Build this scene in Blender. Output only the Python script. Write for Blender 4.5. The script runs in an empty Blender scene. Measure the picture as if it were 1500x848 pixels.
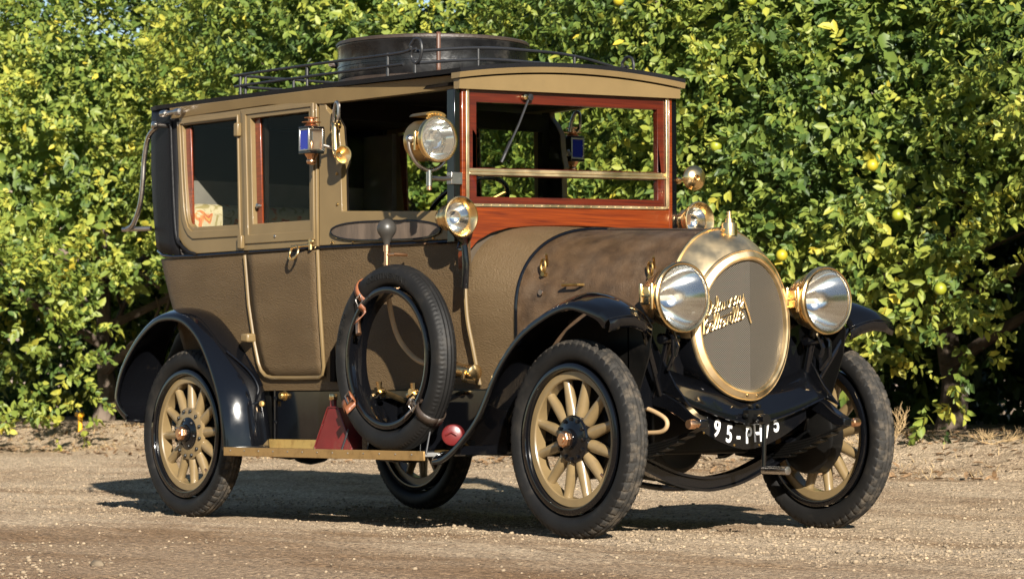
import bpy, math, random
import numpy as np
from mathutils import Vector, Matrix, Euler, noise

R = math.radians
PI = math.pi
random.seed(7)
rng = np.random.default_rng(11)
S = bpy.context.scene
COL = S.collection

# ------------------------------------------------------------------ camera
def cam_setup():
    yaw, pitch, roll = 2.48226051, 0.0353536829, -0.00364056577
    cy, sy, cp, sp = math.cos(yaw), math.sin(yaw), math.cos(pitch), math.sin(pitch)
    f = Vector((cy*cp, sy*cp, sp)); r = Vector((sy, -cy, 0)); u = r.cross(f)
    cr, sr = math.cos(roll), math.sin(roll)
    r2 = r*cr+u*sr; u2 = u*cr-r*sr
    m = Matrix((r2, u2, -f)).transposed().to_4x4()
    m.translation = Vector((10.1801, -8.99527, 0.631033))
    cd = bpy.data.cameras.new('camera'); c = bpy.data.objects.new('camera', cd); COL.objects.link(c)
    c.matrix_world = m
    cd.sensor_fit = 'HORIZONTAL'; cd.sensor_width = 36; cd.lens = 4364.39579/1500*36
    cd.clip_start = .1; cd.clip_end = 3000
    cd.dof.use_dof = True; cd.dof.focus_distance = 12.9; cd.dof.aperture_fstop = 9
    S.camera = c
cam_setup()

# ------------------------------------------------------------------ light
SUN_EL, SUN_AZ = R(23.0), R(26.0)      # light travels towards -x, +y
sd = Vector((math.cos(SUN_EL)*math.cos(SUN_AZ), -math.cos(SUN_EL)*math.sin(SUN_AZ), math.sin(SUN_EL)))
w = bpy.data.worlds.new('World'); S.world = w; w.use_nodes = True
nt = w.node_tree; nt.nodes.clear()
sky = nt.nodes.new('ShaderNodeTexSky'); sky.sky_type = 'NISHITA'; sky.sun_disc = False
sky.air_density = 1.0; sky.dust_density = .05; sky.ozone_density = 1.3; sky.sun_elevation = SUN_EL; sky.sun_rotation = math.atan2(sd.x, sd.y)
bg = nt.nodes.new('ShaderNodeBackground'); bg.inputs['Strength'].default_value = .045
out = nt.nodes.new('ShaderNodeOutputWorld')
nt.links.new(sky.outputs[0], bg.inputs[0]); nt.links.new(bg.outputs[0], out.inputs[0])
sl = bpy.data.lights.new('sun', 'SUN'); sl.energy = 5.0; sl.angle = R(.5); sl.color = (1, .93, .82)
so = bpy.data.objects.new('sun', sl); COL.objects.link(so); so.rotation_euler = sd.to_track_quat('Z', 'Y').to_euler()
so.location = (20, -10, 12)
S.view_settings.view_transform = 'Standard'; S.view_settings.look = 'None'
S.view_settings.exposure = 1.42; S.view_settings.gamma = 1; S.view_settings.use_curve_mapping = False

# ------------------------------------------------------------------ materials
def newmat(name):
    m = bpy.data.materials.new(name); m.use_nodes = True
    nt = m.node_tree; b = nt.nodes['Principled BSDF']
    return m, nt, b
def mat(name, col, rough=.5, metal=0, coat=0, var=0, vscale=8, bump=0, bscale=60, spec=.5, dirt=None, dscale=3, dlo=.55, dhi=.75, stretch=(1,1,1), rvar=0):
    m, nt, b = newmat(name); N = nt.nodes; L = nt.links
    b.inputs['Base Color'].default_value = (*col, 1); b.inputs['Roughness'].default_value = rough
    b.inputs['Metallic'].default_value = metal; b.inputs['Coat Weight'].default_value = coat
    b.inputs['Coat Roughness'].default_value = .06; b.inputs['Specular IOR Level'].default_value = spec
    tc = N.new('ShaderNodeTexCoord'); mp = N.new('ShaderNodeMapping'); mp.inputs['Scale'].default_value = stretch
    L.new(tc.outputs['Object'], mp.inputs[0])
    src = None
    if var:
        n = N.new('ShaderNodeTexNoise'); n.inputs['Scale'].default_value = vscale; n.inputs['Detail'].default_value = 6
        L.new(mp.outputs[0], n.inputs['Vector'])
        mx = N.new('ShaderNodeMix'); mx.data_type = 'RGBA'
        mx.inputs[6].default_value = (*[c*(1-var) for c in col], 1); mx.inputs[7].default_value = (*[min(1, c*(1+var)) for c in col], 1)
        mr = N.new('ShaderNodeMapRange'); mr.inputs[1].default_value = .3; mr.inputs[2].default_value = .7
        L.new(n.outputs[0], mr.inputs[0]); L.new(mr.outputs[0], mx.inputs[0]); src = mx.outputs[2]
    if rvar:
        n = N.new('ShaderNodeTexNoise'); n.inputs['Scale'].default_value = 9; n.inputs['Detail'].default_value = 5
        L.new(mp.outputs[0], n.inputs['Vector'])
        mr = N.new('ShaderNodeMapRange'); mr.inputs[1].default_value = .3; mr.inputs[2].default_value = .7
        mr.inputs[3].default_value = max(.02, rough-rvar); mr.inputs[4].default_value = rough+rvar
        L.new(n.outputs[0], mr.inputs[0]); L.new(mr.outputs[0], b.inputs['Roughness'])
    if dirt:
        n = N.new('ShaderNodeTexNoise'); n.inputs['Scale'].default_value = dscale; n.inputs['Detail'].default_value = 9
        n.inputs['Roughness'].default_value = .65
        L.new(mp.outputs[0], n.inputs['Vector'])
        mr = N.new('ShaderNodeMapRange'); mr.inputs[1].default_value = dlo; mr.inputs[2].default_value = dhi
        L.new(n.outputs[0], mr.inputs[0])
        mx = N.new('ShaderNodeMix'); mx.data_type = 'RGBA'
        if src: L.new(src, mx.inputs[6])
        else: mx.inputs[6].default_value = (*col, 1)
        mx.inputs[7].default_value = (*dirt, 1); L.new(mr.outputs[0], mx.inputs[0]); src = mx.outputs[2]
    if src: L.new(src, b.inputs['Base Color'])
    if bump:
        n = N.new('ShaderNodeTexNoise'); n.inputs['Scale'].default_value = bscale; n.inputs['Detail'].default_value = 4
        L.new(mp.outputs[0], n.inputs['Vector'])
        bp = N.new('ShaderNodeBump'); bp.inputs['Strength'].default_value = bump; bp.inputs['Distance'].default_value = .01
        L.new(n.outputs[0], bp.inputs['Height']); L.new(bp.outputs[0], b.inputs['Normal'])
    return m

M = {}
M['olive'] = mat('olive_drab_paint', (.135, .092, .040), .42, coat=.15, var=.10, vscale=5, spec=.4, dirt=(.07,.05,.025), dscale=14, dlo=.66, dhi=.9)
M['wheelpaint'] = mat('wheel_olive_paint', (.155, .108, .050), .35, coat=.25, var=.1, vscale=12, dirt=(.10,.075,.045), dscale=20, dlo=.6, dhi=.85)
M['fabric'] = mat('brown_grained_leathercloth', (.082, .053, .025), .55, var=.14, vscale=3, bump=.7, bscale=150, spec=.3, stretch=(.6,1,1.6), dirt=(.095,.065,.034), dscale=6, dlo=.5, dhi=.85)
M['bonnet'] = mat('worn_brown_leather_bonnet', (.046, .027, .0135), .45, var=.5, vscale=11, bump=.35, bscale=130, spec=.4, dirt=(.098,.066,.040), dscale=5, dlo=.50, dhi=.80, rvar=.14)
M['black'] = mat('black_coach_enamel', (.0025, .0027, .0035), .08, coat=.25, rvar=.04, spec=.4, dirt=(.02,.016,.012), dscale=40, dlo=.72, dhi=.95)
M['chassis'] = mat('dull_black_chassis_paint', (.0035, .0033, .003), .42, var=.4, spec=.25, dirt=(.014,.011,.008), dscale=9, dlo=.55, dhi=.85)
M['leather'] = mat('black_hood_leather', (.004, .004, .005), .55, spec=.22, bump=.25, bscale=120, var=.3, vscale=5)
M['case'] = mat('black_patent_leathercloth', (.0055, .0055, .006), .30, var=.5, vscale=9, bump=.3, bscale=18, rvar=.12, dirt=(.05,.045,.04), dscale=7, dlo=.58, dhi=.85)
M['brass'] = mat('polished_brass', (.74, .53, .26), .24, metal=1, rvar=.1, bump=.05, bscale=14, dirt=(.50,.34,.15), dscale=6, dlo=.5, dhi=.8)
M['shell'] = mat('satin_brass_shell', (.78, .61, .36), .40, metal=1, rvar=.12, bump=.04, bscale=10, dirt=(.60,.45,.25), dscale=5, dlo=.45, dhi=.8)
M['brassdull'] = mat('tarnished_brass', (.46, .29, .10), .36, metal=1, rvar=.12, dirt=(.22,.13,.05), dscale=25, dlo=.5, dhi=.8)
M['satin'] = mat('satin_yellow_brass_strip', (.70, .46, .15), .48, metal=.8, rvar=.1, dirt=(.36,.20,.06), dscale=18, dlo=.5, dhi=.8)
M['edge'] = mat('brown_gold_edging', (.34, .205, .075), .5, metal=.6, rvar=.1, dirt=(.16,.09,.03), dscale=18, dlo=.5, dhi=.8)
M['copper'] = mat('copper', (.70, .40, .23), .3, metal=1, rvar=.1, dirt=(.35,.16,.07), dscale=12)
M['nickel'] = mat('worn_nickel', (.42, .39, .36), .3, metal=1, rvar=.1)
M['steel'] = mat('grey_steel', (.22, .22, .22), .4, metal=1)
M['mirror'] = mat('silvered_reflector', (.80, .79, .77), .10, metal=1, rvar=.05, bump=.03, bscale=5)
M['iron'] = mat('black_iron_rod', (.012, .012, .013), .4, var=.3)
M['rubber'] = mat('tyre_rubber', (.0075, .0072, .007), .58, var=.3, vscale=6, bump=.12, bscale=90, spec=.2, dirt=(.034,.029,.023), dscale=7, dlo=.54, dhi=.85)
M['rubberdust'] = mat('dusty_tread_rubber', (.020, .0185, .0165), .8, var=.4, vscale=20, bump=.3, bscale=120, spec=.2, dirt=(.10,.08,.058), dscale=22, dlo=.47, dhi=.78)
M['grey_rubber'] = mat('grey_rubber_bulb', (.035, .032, .028), .42, var=.2)
M['red'] = mat('red_enamel_can', (.10, .009, .009), .35, coat=.15, var=.2, dirt=(.10,.03,.02), dscale=12)
M['strap'] = mat('tan_leather_strap', (.16, .055, .022), .5, var=.4, bump=.2)
M['casestrap'] = mat('worn_brown_case_strap', (.085, .040, .024), .5, var=.4)
M['darkstrap'] = mat('dark_brown_leather', (.03, .02, .014), .5, var=.3, bump=.3, bscale=40)
M['pad'] = mat('creased_brown_leather_pad', (.085, .062, .045), .5, var=.35, vscale=6, bump=.4, bscale=16, stretch=(2,1,.6))
M['white'] = mat('white_paint', (.72, .72, .70), .5)
M['board'] = mat('worn_aluminium_tread', (.33, .33, .32), .38, metal=.6, var=.2, bump=.2)
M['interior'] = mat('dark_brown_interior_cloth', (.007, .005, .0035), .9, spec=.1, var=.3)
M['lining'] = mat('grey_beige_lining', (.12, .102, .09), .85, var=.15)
M['seatleather'] = mat('black_seat_leather', (.013, .011, .010), .4, var=.3, bump=.3, bscale=8)
M['yellow'] = mat('yellow_plastic', (.60, .30, .01), .45, var=.2)
M['bark'] = mat('tree_bark', (.10, .075, .055), .9, var=.4, bump=.6, bscale=25)
M['dryw'] = mat('dry_grass_straw', (.34, .235, .115), .8, var=.35)
M['litter'] = mat('dry_fallen_leaves', (.16, .095, .045), .8, var=.6, vscale=40)
M['beige'] = mat('beige_rubber_tube', (.34, .23, .12), .6, var=.15)
M['brush'] = mat('steel_dash', (.06,.045,.03), .5)

def m_wood(name, ca, cb):
    m, nt, b = newmat(name); N = nt.nodes; L = nt.links
    tc = N.new('ShaderNodeTexCoord'); mp = N.new('ShaderNodeMapping'); mp.inputs['Scale'].default_value = (6, 1.2, 46)
    n = N.new('ShaderNodeTexNoise'); n.inputs['Scale'].default_value = 2.4; n.inputs['Detail'].default_value = 8; n.inputs['Distortion'].default_value = .8
    cr = N.new('ShaderNodeValToRGB'); e = cr.color_ramp.elements
    e[0].position = .3; e[0].color = (*ca, 1); e[1].position = .75; e[1].color = (*cb, 1)
    L.new(tc.outputs['Object'], mp.inputs[0]); L.new(mp.outputs[0], n.inputs['Vector']); L.new(n.outputs[0], cr.inputs[0]); L.new(cr.outputs[0], b.inputs['Base Color'])
    b.inputs['Roughness'].default_value = .35; b.inputs['Coat Weight'].default_value = .3; b.inputs['Coat Roughness'].default_value = .05
    return m
M['wood'] = m_wood('varnished_mahogany', (.060, .007, .001), (.175, .029, .002))
M['wood_dim_reflection'] = m_wood('varnished_mahogany_dim_reflection', (.030, .003, .001), (.085, .010, .002))  # same mahogany for the sashes, dimmer reflections put into a darker colour
def m_glass(name, tint, refl=1.0, dust=0.0):
    m, nt, b = newmat(name); N = nt.nodes; L = nt.links
    N.remove(b); o = N['Material Output']
    t = N.new('ShaderNodeBsdfTransparent'); t.inputs[0].default_value = (*tint, 1)
    g = N.new('ShaderNodeBsdfGlossy'); g.inputs['Roughness'].default_value = .01
    fr = N.new('ShaderNodeLayerWeight'); fr.inputs[0].default_value = .5
    pw = N.new('ShaderNodeMath'); pw.operation = 'POWER'; pw.inputs[1].default_value = 4; L.new(fr.outputs[1], pw.inputs[0])
    ad = N.new('ShaderNodeMath'); ad.operation = 'ADD'; ad.inputs[1].default_value = .03; L.new(pw.outputs[0], ad.inputs[0])
    mu = N.new('ShaderNodeMath'); mu.operation = 'MULTIPLY'; mu.inputs[1].default_value = refl
    mx = N.new('ShaderNodeMixShader'); L.new(ad.outputs[0], mu.inputs[0]); L.new(mu.outputs[0], mx.inputs[0])
    L.new(t.outputs[0], mx.inputs[1]); L.new(g.outputs[0], mx.inputs[2])
    if dust:
        d = N.new('ShaderNodeBsdfDiffuse'); d.inputs[0].default_value = (.5, .47, .42, 1)
        m2 = N.new('ShaderNodeMixShader'); m2.inputs[0].default_value = dust
        L.new(mx.outputs[0], m2.inputs[1]); L.new(d.outputs[0], m2.inputs[2]); L.new(m2.outputs[0], o.inputs[0])
    else: L.new(mx.outputs[0], o.inputs[0])
    return m
M['glass'] = m_glass('clear_window_glass', (.92, .94, .92), .14)
M['lens'] = m_glass('lamp_lens_glass', (.95, .96, .95), 1.0, .02)
M['dustylens'] = m_glass('dusty_lamp_glass', (.9, .92, .9), 1.0, .10)
M['blue'] = m_glass('cobalt_blue_glass', (.01, .03, .75), 1.0)
M['cream'] = mat('off_white_lamp_interior', (.55, .50, .42), .3)
M['bluein'] = mat('cobalt_glass_backing', (.004, .010, .20), .2, coat=.2)

def m_grille():
    m, nt, b = newmat('radiator_honeycomb'); N = nt.nodes; L = nt.links
    tc = N.new('ShaderNodeTexCoord'); sx = N.new('ShaderNodeSeparateXYZ'); L.new(tc.outputs['Object'], sx.inputs[0])
    cell = .0105
    def wave(sock, off):
        a = N.new('ShaderNodeMath'); a.operation = 'MULTIPLY_ADD'; a.inputs[1].default_value = 2*PI/cell; a.inputs[2].default_value = off
        L.new(sock, a.inputs[0]); s = N.new('ShaderNodeMath'); s.operation = 'SINE'; L.new(a.outputs[0], s.inputs[0]); return s.outputs[0]
    mu = N.new('ShaderNodeMath'); mu.operation = 'MULTIPLY'; L.new(wave(sx.outputs[1], 0), mu.inputs[0]); L.new(wave(sx.outputs[2], 0), mu.inputs[1])
    mr = N.new('ShaderNodeMapRange'); mr.inputs[1].default_value = -.25; mr.inputs[2].default_value = .25; L.new(mu.outputs[0], mr.inputs[0])
    mx = N.new('ShaderNodeMix'); mx.data_type = 'RGBA'; mx.inputs[6].default_value = (.008, .007, .006, 1); mx.inputs[7].default_value = (.175, .152, .120, 1)
    L.new(mr.outputs[0], mx.inputs[0]); L.new(mx.outputs[2], b.inputs['Base Color'])
    b.inputs['Roughness'].default_value = .4; b.inputs['Metallic'].default_value = .35
    bp = N.new('ShaderNodeBump'); bp.inputs['Strength'].default_value = .8; bp.inputs['Distance'].default_value = .004
    L.new(mr.outputs[0], bp.inputs['Height']); L.new(bp.outputs[0], b.inputs['Normal'])
    return m
M['grille'] = m_grille()
def m_floral():
    m, nt, b = newmat('floral_tapestry'); N = nt.nodes; L = nt.links
    tc = N.new('ShaderNodeTexCoord'); n = N.new('ShaderNodeTexNoise'); n.inputs['Scale'].default_value = 13; n.inputs['Detail'].default_value = 3; n.inputs['Distortion'].default_value = 1.2
    L.new(tc.outputs['Object'], n.inputs['Vector'])
    cr = N.new('ShaderNodeValToRGB'); E = cr.color_ramp.elements
    E[0].position = .36; E[0].color = (.20, .15, .06, 1); E[1].position = .44; E[1].color = (.34, .27, .17, 1)
    for p, c in ((.55, (.36,.29,.19,1)), (.60, (.42,.16,.05,1)), (.66, (.30,.05,.03,1)), (.72, (.40,.22,.06,1))):
        e = E.new(p); e.color = c
    L.new(n.outputs[0], cr.inputs[0]); L.new(cr.outputs[0], b.inputs['Base Color']); b.inputs['Roughness'].default_value = .9
    return m
M['floral'] = m_floral()

def m_leaf():
    m, nt, b = newmat('citrus_leaves'); N = nt.nodes; L = nt.links
    at = N.new('ShaderNodeAttribute'); at.attribute_name = 'tint'
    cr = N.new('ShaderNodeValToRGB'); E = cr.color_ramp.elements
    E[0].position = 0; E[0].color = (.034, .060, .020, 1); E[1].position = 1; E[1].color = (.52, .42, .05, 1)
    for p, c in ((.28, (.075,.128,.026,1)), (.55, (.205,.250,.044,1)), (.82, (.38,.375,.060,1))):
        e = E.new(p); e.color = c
    L.new(at.outputs['Fac'], cr.inputs[0]); L.new(cr.outputs[0], b.inputs['Base Color'])
    b.inputs['Roughness'].default_value = .50; b.inputs['Specular IOR Level'].default_value = .38
    tr = N.new('ShaderNodeBsdfTranslucent'); hs = N.new('ShaderNodeHueSaturation'); hs.inputs['Value'].default_value = 1.5
    L.new(cr.outputs[0], hs.inputs['Color']); L.new(hs.outputs[0], tr.inputs[0])
    mx = N.new('ShaderNodeMixShader'); mx.inputs[0].default_value = .36
    L.new(b.outputs[0], mx.inputs[1]); L.new(tr.outputs[0], mx.inputs[2]); L.new(mx.outputs[0], N['Material Output'].inputs[0])
    return m
M['leaf'] = m_leaf()
M['fruit'] = mat('unripe_orange_fruit', (.20, .22, .015), .45, var=.35, vscale=3, bump=.1, bscale=90)
M['fruit2'] = mat('ripening_orange_fruit', (.30, .25, .012), .45, var=.25, vscale=3, bump=.1, bscale=90)

def m_ground():
    m, nt, b = newmat('pale_gravel_dirt'); N = nt.nodes; L = nt.links
    tc = N.new('ShaderNodeTexCoord')
    def noise_(scale, det=6, rough=.6, stretch=None):
        n = N.new('ShaderNodeTexNoise'); n.inputs['Scale'].default_value = scale; n.inputs['Detail'].default_value = det; n.inputs['Roughness'].default_value = rough
        if stretch:
            mp = N.new('ShaderNodeMapping'); mp.inputs['Scale'].default_value = stretch; L.new(tc.outputs['Object'], mp.inputs[0]); L.new(mp.outputs[0], n.inputs['Vector'])
        else: L.new(tc.outputs['Object'], n.inputs['Vector'])
        return n.outputs[0]
    def ramp(s, a, b_, ca, cb):
        r = N.new('ShaderNodeValToRGB'); r.color_ramp.elements[0].position = a; r.color_ramp.elements[1].position = b_
        r.color_ramp.elements[0].color = (*ca, 1); r.color_ramp.elements[1].color = (*cb, 1); L.new(s, r.inputs[0]); return r.outputs[0]
    big = ramp(noise_(.8, 7, .62, (.45, 1.5, 1)), .36, .56, (.26, .177, .105), (.47, .38, .275))
    sp = N.new('ShaderNodeSeparateXYZ'); L.new(tc.outputs['Object'], sp.inputs[0])
    wob = N.new('ShaderNodeMath'); wob.operation = 'MULTIPLY_ADD'; wob.inputs[1].default_value = 2.6; L.new(noise_(1.6, 8, .68, (.45, 1.2, 1)), wob.inputs[0]); L.new(sp.outputs[1], wob.inputs[2])
    tk = N.new('ShaderNodeMapRange'); tk.inputs[1].default_value = -.15; tk.inputs[2].default_value = -1.0; L.new(wob.outputs[0], tk.inputs[0])
    bt = N.new('ShaderNodeMix'); bt.data_type = 'RGBA'; bt.inputs[7].default_value = (.19, .112, .055, 1); L.new(big, bt.inputs[6])
    tkm = N.new('ShaderNodeMath'); tkm.operation = 'MULTIPLY'; tkm.inputs[1].default_value = .55; L.new(tk.outputs[0], tkm.inputs[0]); L.new(tkm.outputs[0], bt.inputs[0]); big = bt.outputs[2]
    fine = ramp(noise_(38, 5), .35, .68, (.55, .52, .48), (1.25, 1.22, 1.18))
    mul = N.new('ShaderNodeMix'); mul.data_type = 'RGBA'; mul.blend_type = 'MULTIPLY'; mul.inputs[0].default_value = 1
    L.new(big, mul.inputs[6]); L.new(fine, mul.inputs[7])
    v = N.new('ShaderNodeTexVoronoi'); v.inputs['Scale'].default_value = 62; L.new(tc.outputs['Object'], v.inputs['Vector'])
    st = ramp(v.outputs['Color'], .2, .9, (.75, .72, .7), (1.3, 1.28, 1.25))
    mu2 = N.new('ShaderNodeMix'); mu2.data_type = 'RGBA'; mu2.blend_type = 'MULTIPLY'; mu2.inputs[0].default_value = .8
    L.new(mul.outputs[2], mu2.inputs[6]); L.new(st, mu2.inputs[7]); L.new(mu2.outputs[2], b.inputs['Base Color'])
    b.inputs['Roughness'].default_value = .95; b.inputs['Specular IOR Level'].default_value = .2
    inv = N.new('ShaderNodeMath'); inv.operation = 'SUBTRACT'; inv.inputs[0].default_value = 1; L.new(v.outputs['Distance'], inv.inputs[1])
    n2 = noise_(140, 4)
    ad = N.new('ShaderNodeMath'); ad.operation = 'MULTIPLY_ADD'; ad.inputs[1].default_value = .8; L.new(n2, ad.inputs[0]); L.new(inv.outputs[0], ad.inputs[2])
    bp = N.new('ShaderNodeBump'); bp.inputs['Strength'].default_value = .9; bp.inputs['Distance'].default_value = .022
    L.new(ad.outputs[0], bp.inputs['Height']); L.new(bp.outputs[0], b.inputs['Normal'])
    return m
M['ground'] = m_ground()
M['stone'] = mat('pale_gravel_stone', (.205, .155, .10), .9, var=.6, vscale=9)
M['hill'] = mat('distant_dry_hillside', (.22, .17, .13), .95, var=.35, vscale=.02)

# ------------------------------------------------------------------ mesh builder
ROLL = [False]
def rollz(x, y, z):                     # the cab leans a little to its own right
    if ROLL[0]: return z+.023*(y+.70)
    return z
class MB:
    def __init__(s): s.v = []; s.f = []
    def add(s, vs, fs):
        o = len(s.v); s.v += [tuple(p) for p in vs]; s.f += [tuple(i+o for i in q) for q in fs]; return s
    def box(s, lo, hi, rot=None, piv=None):
        x0,y0,z0 = lo; x1,y1,z1 = hi
        vs = [Vector(p) for p in ((x0,y0,z0),(x1,y0,z0),(x1,y1,z0),(x0,y1,z0),(x0,y0,z1),(x1,y0,z1),(x1,y1,z1),(x0,y1,z1))]
        if rot:
            c = Vector(piv) if piv else sum(vs, Vector())/8; mm = Euler(rot).to_matrix(); vs = [mm @ (p-c)+c for p in vs]
        return s.add(vs, [(0,3,2,1),(4,5,6,7),(0,1,5,4),(1,2,6,5),(2,3,7,6),(3,0,4,7)])
    def grid(s, rows, closeu=False, closev=False):
        n = len(rows); k = len(rows[0]); vs = [p for r_ in rows for p in r_]; fs = []
        for i in range(n if closeu else n-1):
            for j in range(k if closev else k-1):
                a = i*k+j; b = i*k+(j+1) % k; c = ((i+1) % n)*k+(j+1) % k; d = ((i+1) % n)*k+j
                fs.append((a, b, c, d))
        return s.add(vs, fs)
    def tube(s, pts, r, n=10, caps=True, closed=False, flat=1.0):
        pts = [Vector(p) for p in pts]; m = len(pts)
        rr = r if hasattr(r, '__len__') else [r]*m
        T = []
        for i in range(m):
            if closed: t = pts[(i+1) % m]-pts[i-1]
            else: t = pts[min(i+1, m-1)]-pts[max(i-1, 0)]
            T.append(t.normalized())
        up = Vector((0,0,1)) if abs(T[0].z) < .9 else Vector((0,1,0))
        a = T[0].cross(up).normalized(); rows = []
        for i in range(m):
            a = (a-T[i]*a.dot(T[i])).normalized(); b = T[i].cross(a)
            rows.append([pts[i]+(a*math.cos(2*PI*k/n)+b*math.sin(2*PI*k/n)*flat)*rr[i] for k in range(n)])
        o = len(s.v); s.grid(rows, closeu=closed, closev=True)
        if caps and not closed:
            s.f.append(tuple(o+k for k in range(n))[::-1]); s.f.append(tuple(o+(m-1)*n+k for k in range(n)))
        return s
    def lathe(s, prof, org, axis, n=32, closed=False, a0=0, a1=2*PI):
        ax = Vector(axis).normalized(); up = Vector((0,0,1)) if abs(ax.z) < .9 else Vector((1,0,0))
        u = ax.cross(up).normalized(); v = u.cross(ax); o = Vector(org)
        full = abs(a1-a0-2*PI) < 1e-6
        cnt = n if full else n+1
        rows = [[o+ax*h+(u*math.cos(a0+(a1-a0)*k/n)+v*math.sin(a0+(a1-a0)*k/n))*r_ for k in range(cnt)] for r_, h in prof]
        return s.grid(rows, closeu=closed, closev=full)
    def disc(s, org, axis, r, n=32):
        return s.lathe([(1e-4, 0), (r, 0)], org, axis, n)
    def ring_plate(s, outer, inner, f0, f1):      # outer, inner: equal 2-D loops; f0,f1 map (a,b) -> 3-D for the two faces
        n = len(outer); A = [f0(*p) for p in outer]; B = [f0(*p) for p in inner]; C = [f1(*p) for p in outer]; D = [f1(*p) for p in inner]
        vs = A+B+C+D; fs = []
        for i in range(n):
            j = (i+1) % n
            fs += [(i, j, n+j, n+i), (2*n+j, 2*n+i, 3*n+i, 3*n+j), (j, i, 2*n+i, 2*n+j), (n+i, n+j, 3*n+j, 3*n+i)]
        return s.add(vs, fs)
    def plate(s, loop, f0, f1):
        n = len(loop); vs = [f0(*p) for p in loop]+[f1(*p) for p in loop]
        return s.add(vs, [tuple(range(n)), tuple(range(2*n-1, n-1, -1))]+[((i+1) % n, i, n+i, n+(i+1) % n) for i in range(n)])
    def build(s, name, m, parent=None, smooth=True, bevel=0, solid=0, angle=38, sub=0):
        me = bpy.data.meshes.new(name)
        vs = [(x, y, rollz(x, y, z)) for x, y, z in s.v]
        me.from_pydata(vs, [], s.f); me.materials.append(m)
        import bmesh
        bm = bmesh.new(); bm.from_mesh(me); bmesh.ops.recalc_face_normals(bm, faces=bm.faces); bm.to_mesh(me); bm.free()
        if smooth:
            me.polygons.foreach_set('use_smooth', [True]*len(me.polygons)); me.set_sharp_from_angle(angle=R(angle))
        me.update()
        o = bpy.data.objects.new(name, me); COL.objects.link(o)
        if parent: o.parent = parent
        if sub:
            d = o.modifiers.new('sub', 'SUBSURF'); d.levels = sub; d.render_levels = sub
        if solid:
            d = o.modifiers.new('solid', 'SOLIDIFY'); d.thickness = solid; d.offset = 0
        if bevel:
            d = o.modifiers.new('bevel', 'BEVEL'); d.width = bevel; d.segments = 2; d.limit_method = 'ANGLE'; d.angle_limit = R(40); d.harden_normals = False
        return o
def empty(name, loc=(0,0,0)):
    o = bpy.data.objects.new(name, None); o.location = loc; COL.objects.link(o); return o
def tag(o, label=None, cat=None, group=None, kind=None):
    if label: o['label'] = label
    if cat: o['category'] = cat
    if group: o['group'] = group
    if kind: o['kind'] = kind
    return o
def ip(x, xs, ys): return float(np.interp(x, xs, ys))
def spline(pts, n=8):
    pts = [Vector(p) for p in pts]; out = []
    for i in range(len(pts)-1):
        p0 = pts[max(i-1, 0)]; p1 = pts[i]; p2 = pts[i+1]; p3 = pts[min(i+2, len(pts)-1)]
        for k in range(n):
            t = k/n
            out.append(.5*((2*p1)+(p2-p0)*t+(2*p0-5*p1+4*p2-p3)*t*t+(3*p1-p0-3*p2+p3)*t**3))
    out.append(pts[-1]); return out
def resample(loop_sides, n):            # list of polylines; n points on each
    out = []
    for sd_ in loop_sides:
        P = [Vector(p) for p in sd_]; d = [0]
        for i in range(1, len(P)): d.append(d[-1]+(P[i]-P[i-1]).length)
        for k in range(n):
            t = d[-1]*k/n
            out.append(tuple(float(np.interp(t, d, [p[q] for p in P])) for q in (0, 1)))
    return out
def text_mesh(txt, size, shear=0, ext=.003, off=0, spacing=1):
    cu = bpy.data.curves.new('lettering', 'FONT'); cu.body = txt; cu.size = size; cu.shear = shear; cu.extrude = ext; cu.offset = off
    cu.align_x = 'LEFT'; cu.space_character = spacing
    o = bpy.data.objects.new('lettering', cu); COL.objects.link(o)
    bpy.context.view_layer.update()
    me = bpy.data.meshes.new_from_object(o.evaluated_get(bpy.context.evaluated_depsgraph_get()))
    vs = [tuple(v.co) for v in me.vertices]; fs = [tuple(p.vertices) for p in me.polygons]
    bpy.data.objects.remove(o); bpy.data.curves.remove(cu); bpy.data.meshes.remove(me)
    return vs, fs


# ================================================================== SETTING
def smooth(t): t = np.clip(t, 0, 1); return t*t*(3-2*t)
def vnoise(X, Y, sc, seed):
    r_ = np.random.default_rng(seed); T = r_.random((64, 64)); x = X*sc; y = Y*sc
    xi = np.floor(x).astype(int); yi = np.floor(y).astype(int); fx = smooth(x-xi); fy = smooth(y-yi)
    g = lambda a, b: T[a % 64, b % 64]
    return (g(xi, yi)*(1-fx)+g(xi+1, yi)*fx)*(1-fy)+(g(xi, yi+1)*(1-fx)+g(xi+1, yi+1)*fx)*fy-.5
def gz(X, Y):
    X = np.asarray(X, float); Y = np.asarray(Y, float)
    lip = 4.15+.35*vnoise(X, Y*0, .5, 3)
    z = .13*smooth((Y-1.0)/3.0)+.22*smooth((Y-lip)/1.6)
    rough = smooth((Y-3.2)/1.5)
    z = z+(.012+.03*rough)*vnoise(X, Y, 1.3, 1)+(.010+.014*rough)*vnoise(X, Y, 4.1, 2)+(.006+.012*rough)*vnoise(X, Y, 9, 5)+(.006+.007*rough)*vnoise(X, Y, 21, 6)+.006*vnoise(X, Y, 37, 7)
    return z
def axis_lines(a, b, step, far):
    mid = np.arange(a, b, step); k = np.array([.3, .8, 1.6, 3, 6, 12, 30, 80, 200, far])
    return np.concatenate([a-k[::-1], mid, b+k])
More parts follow.
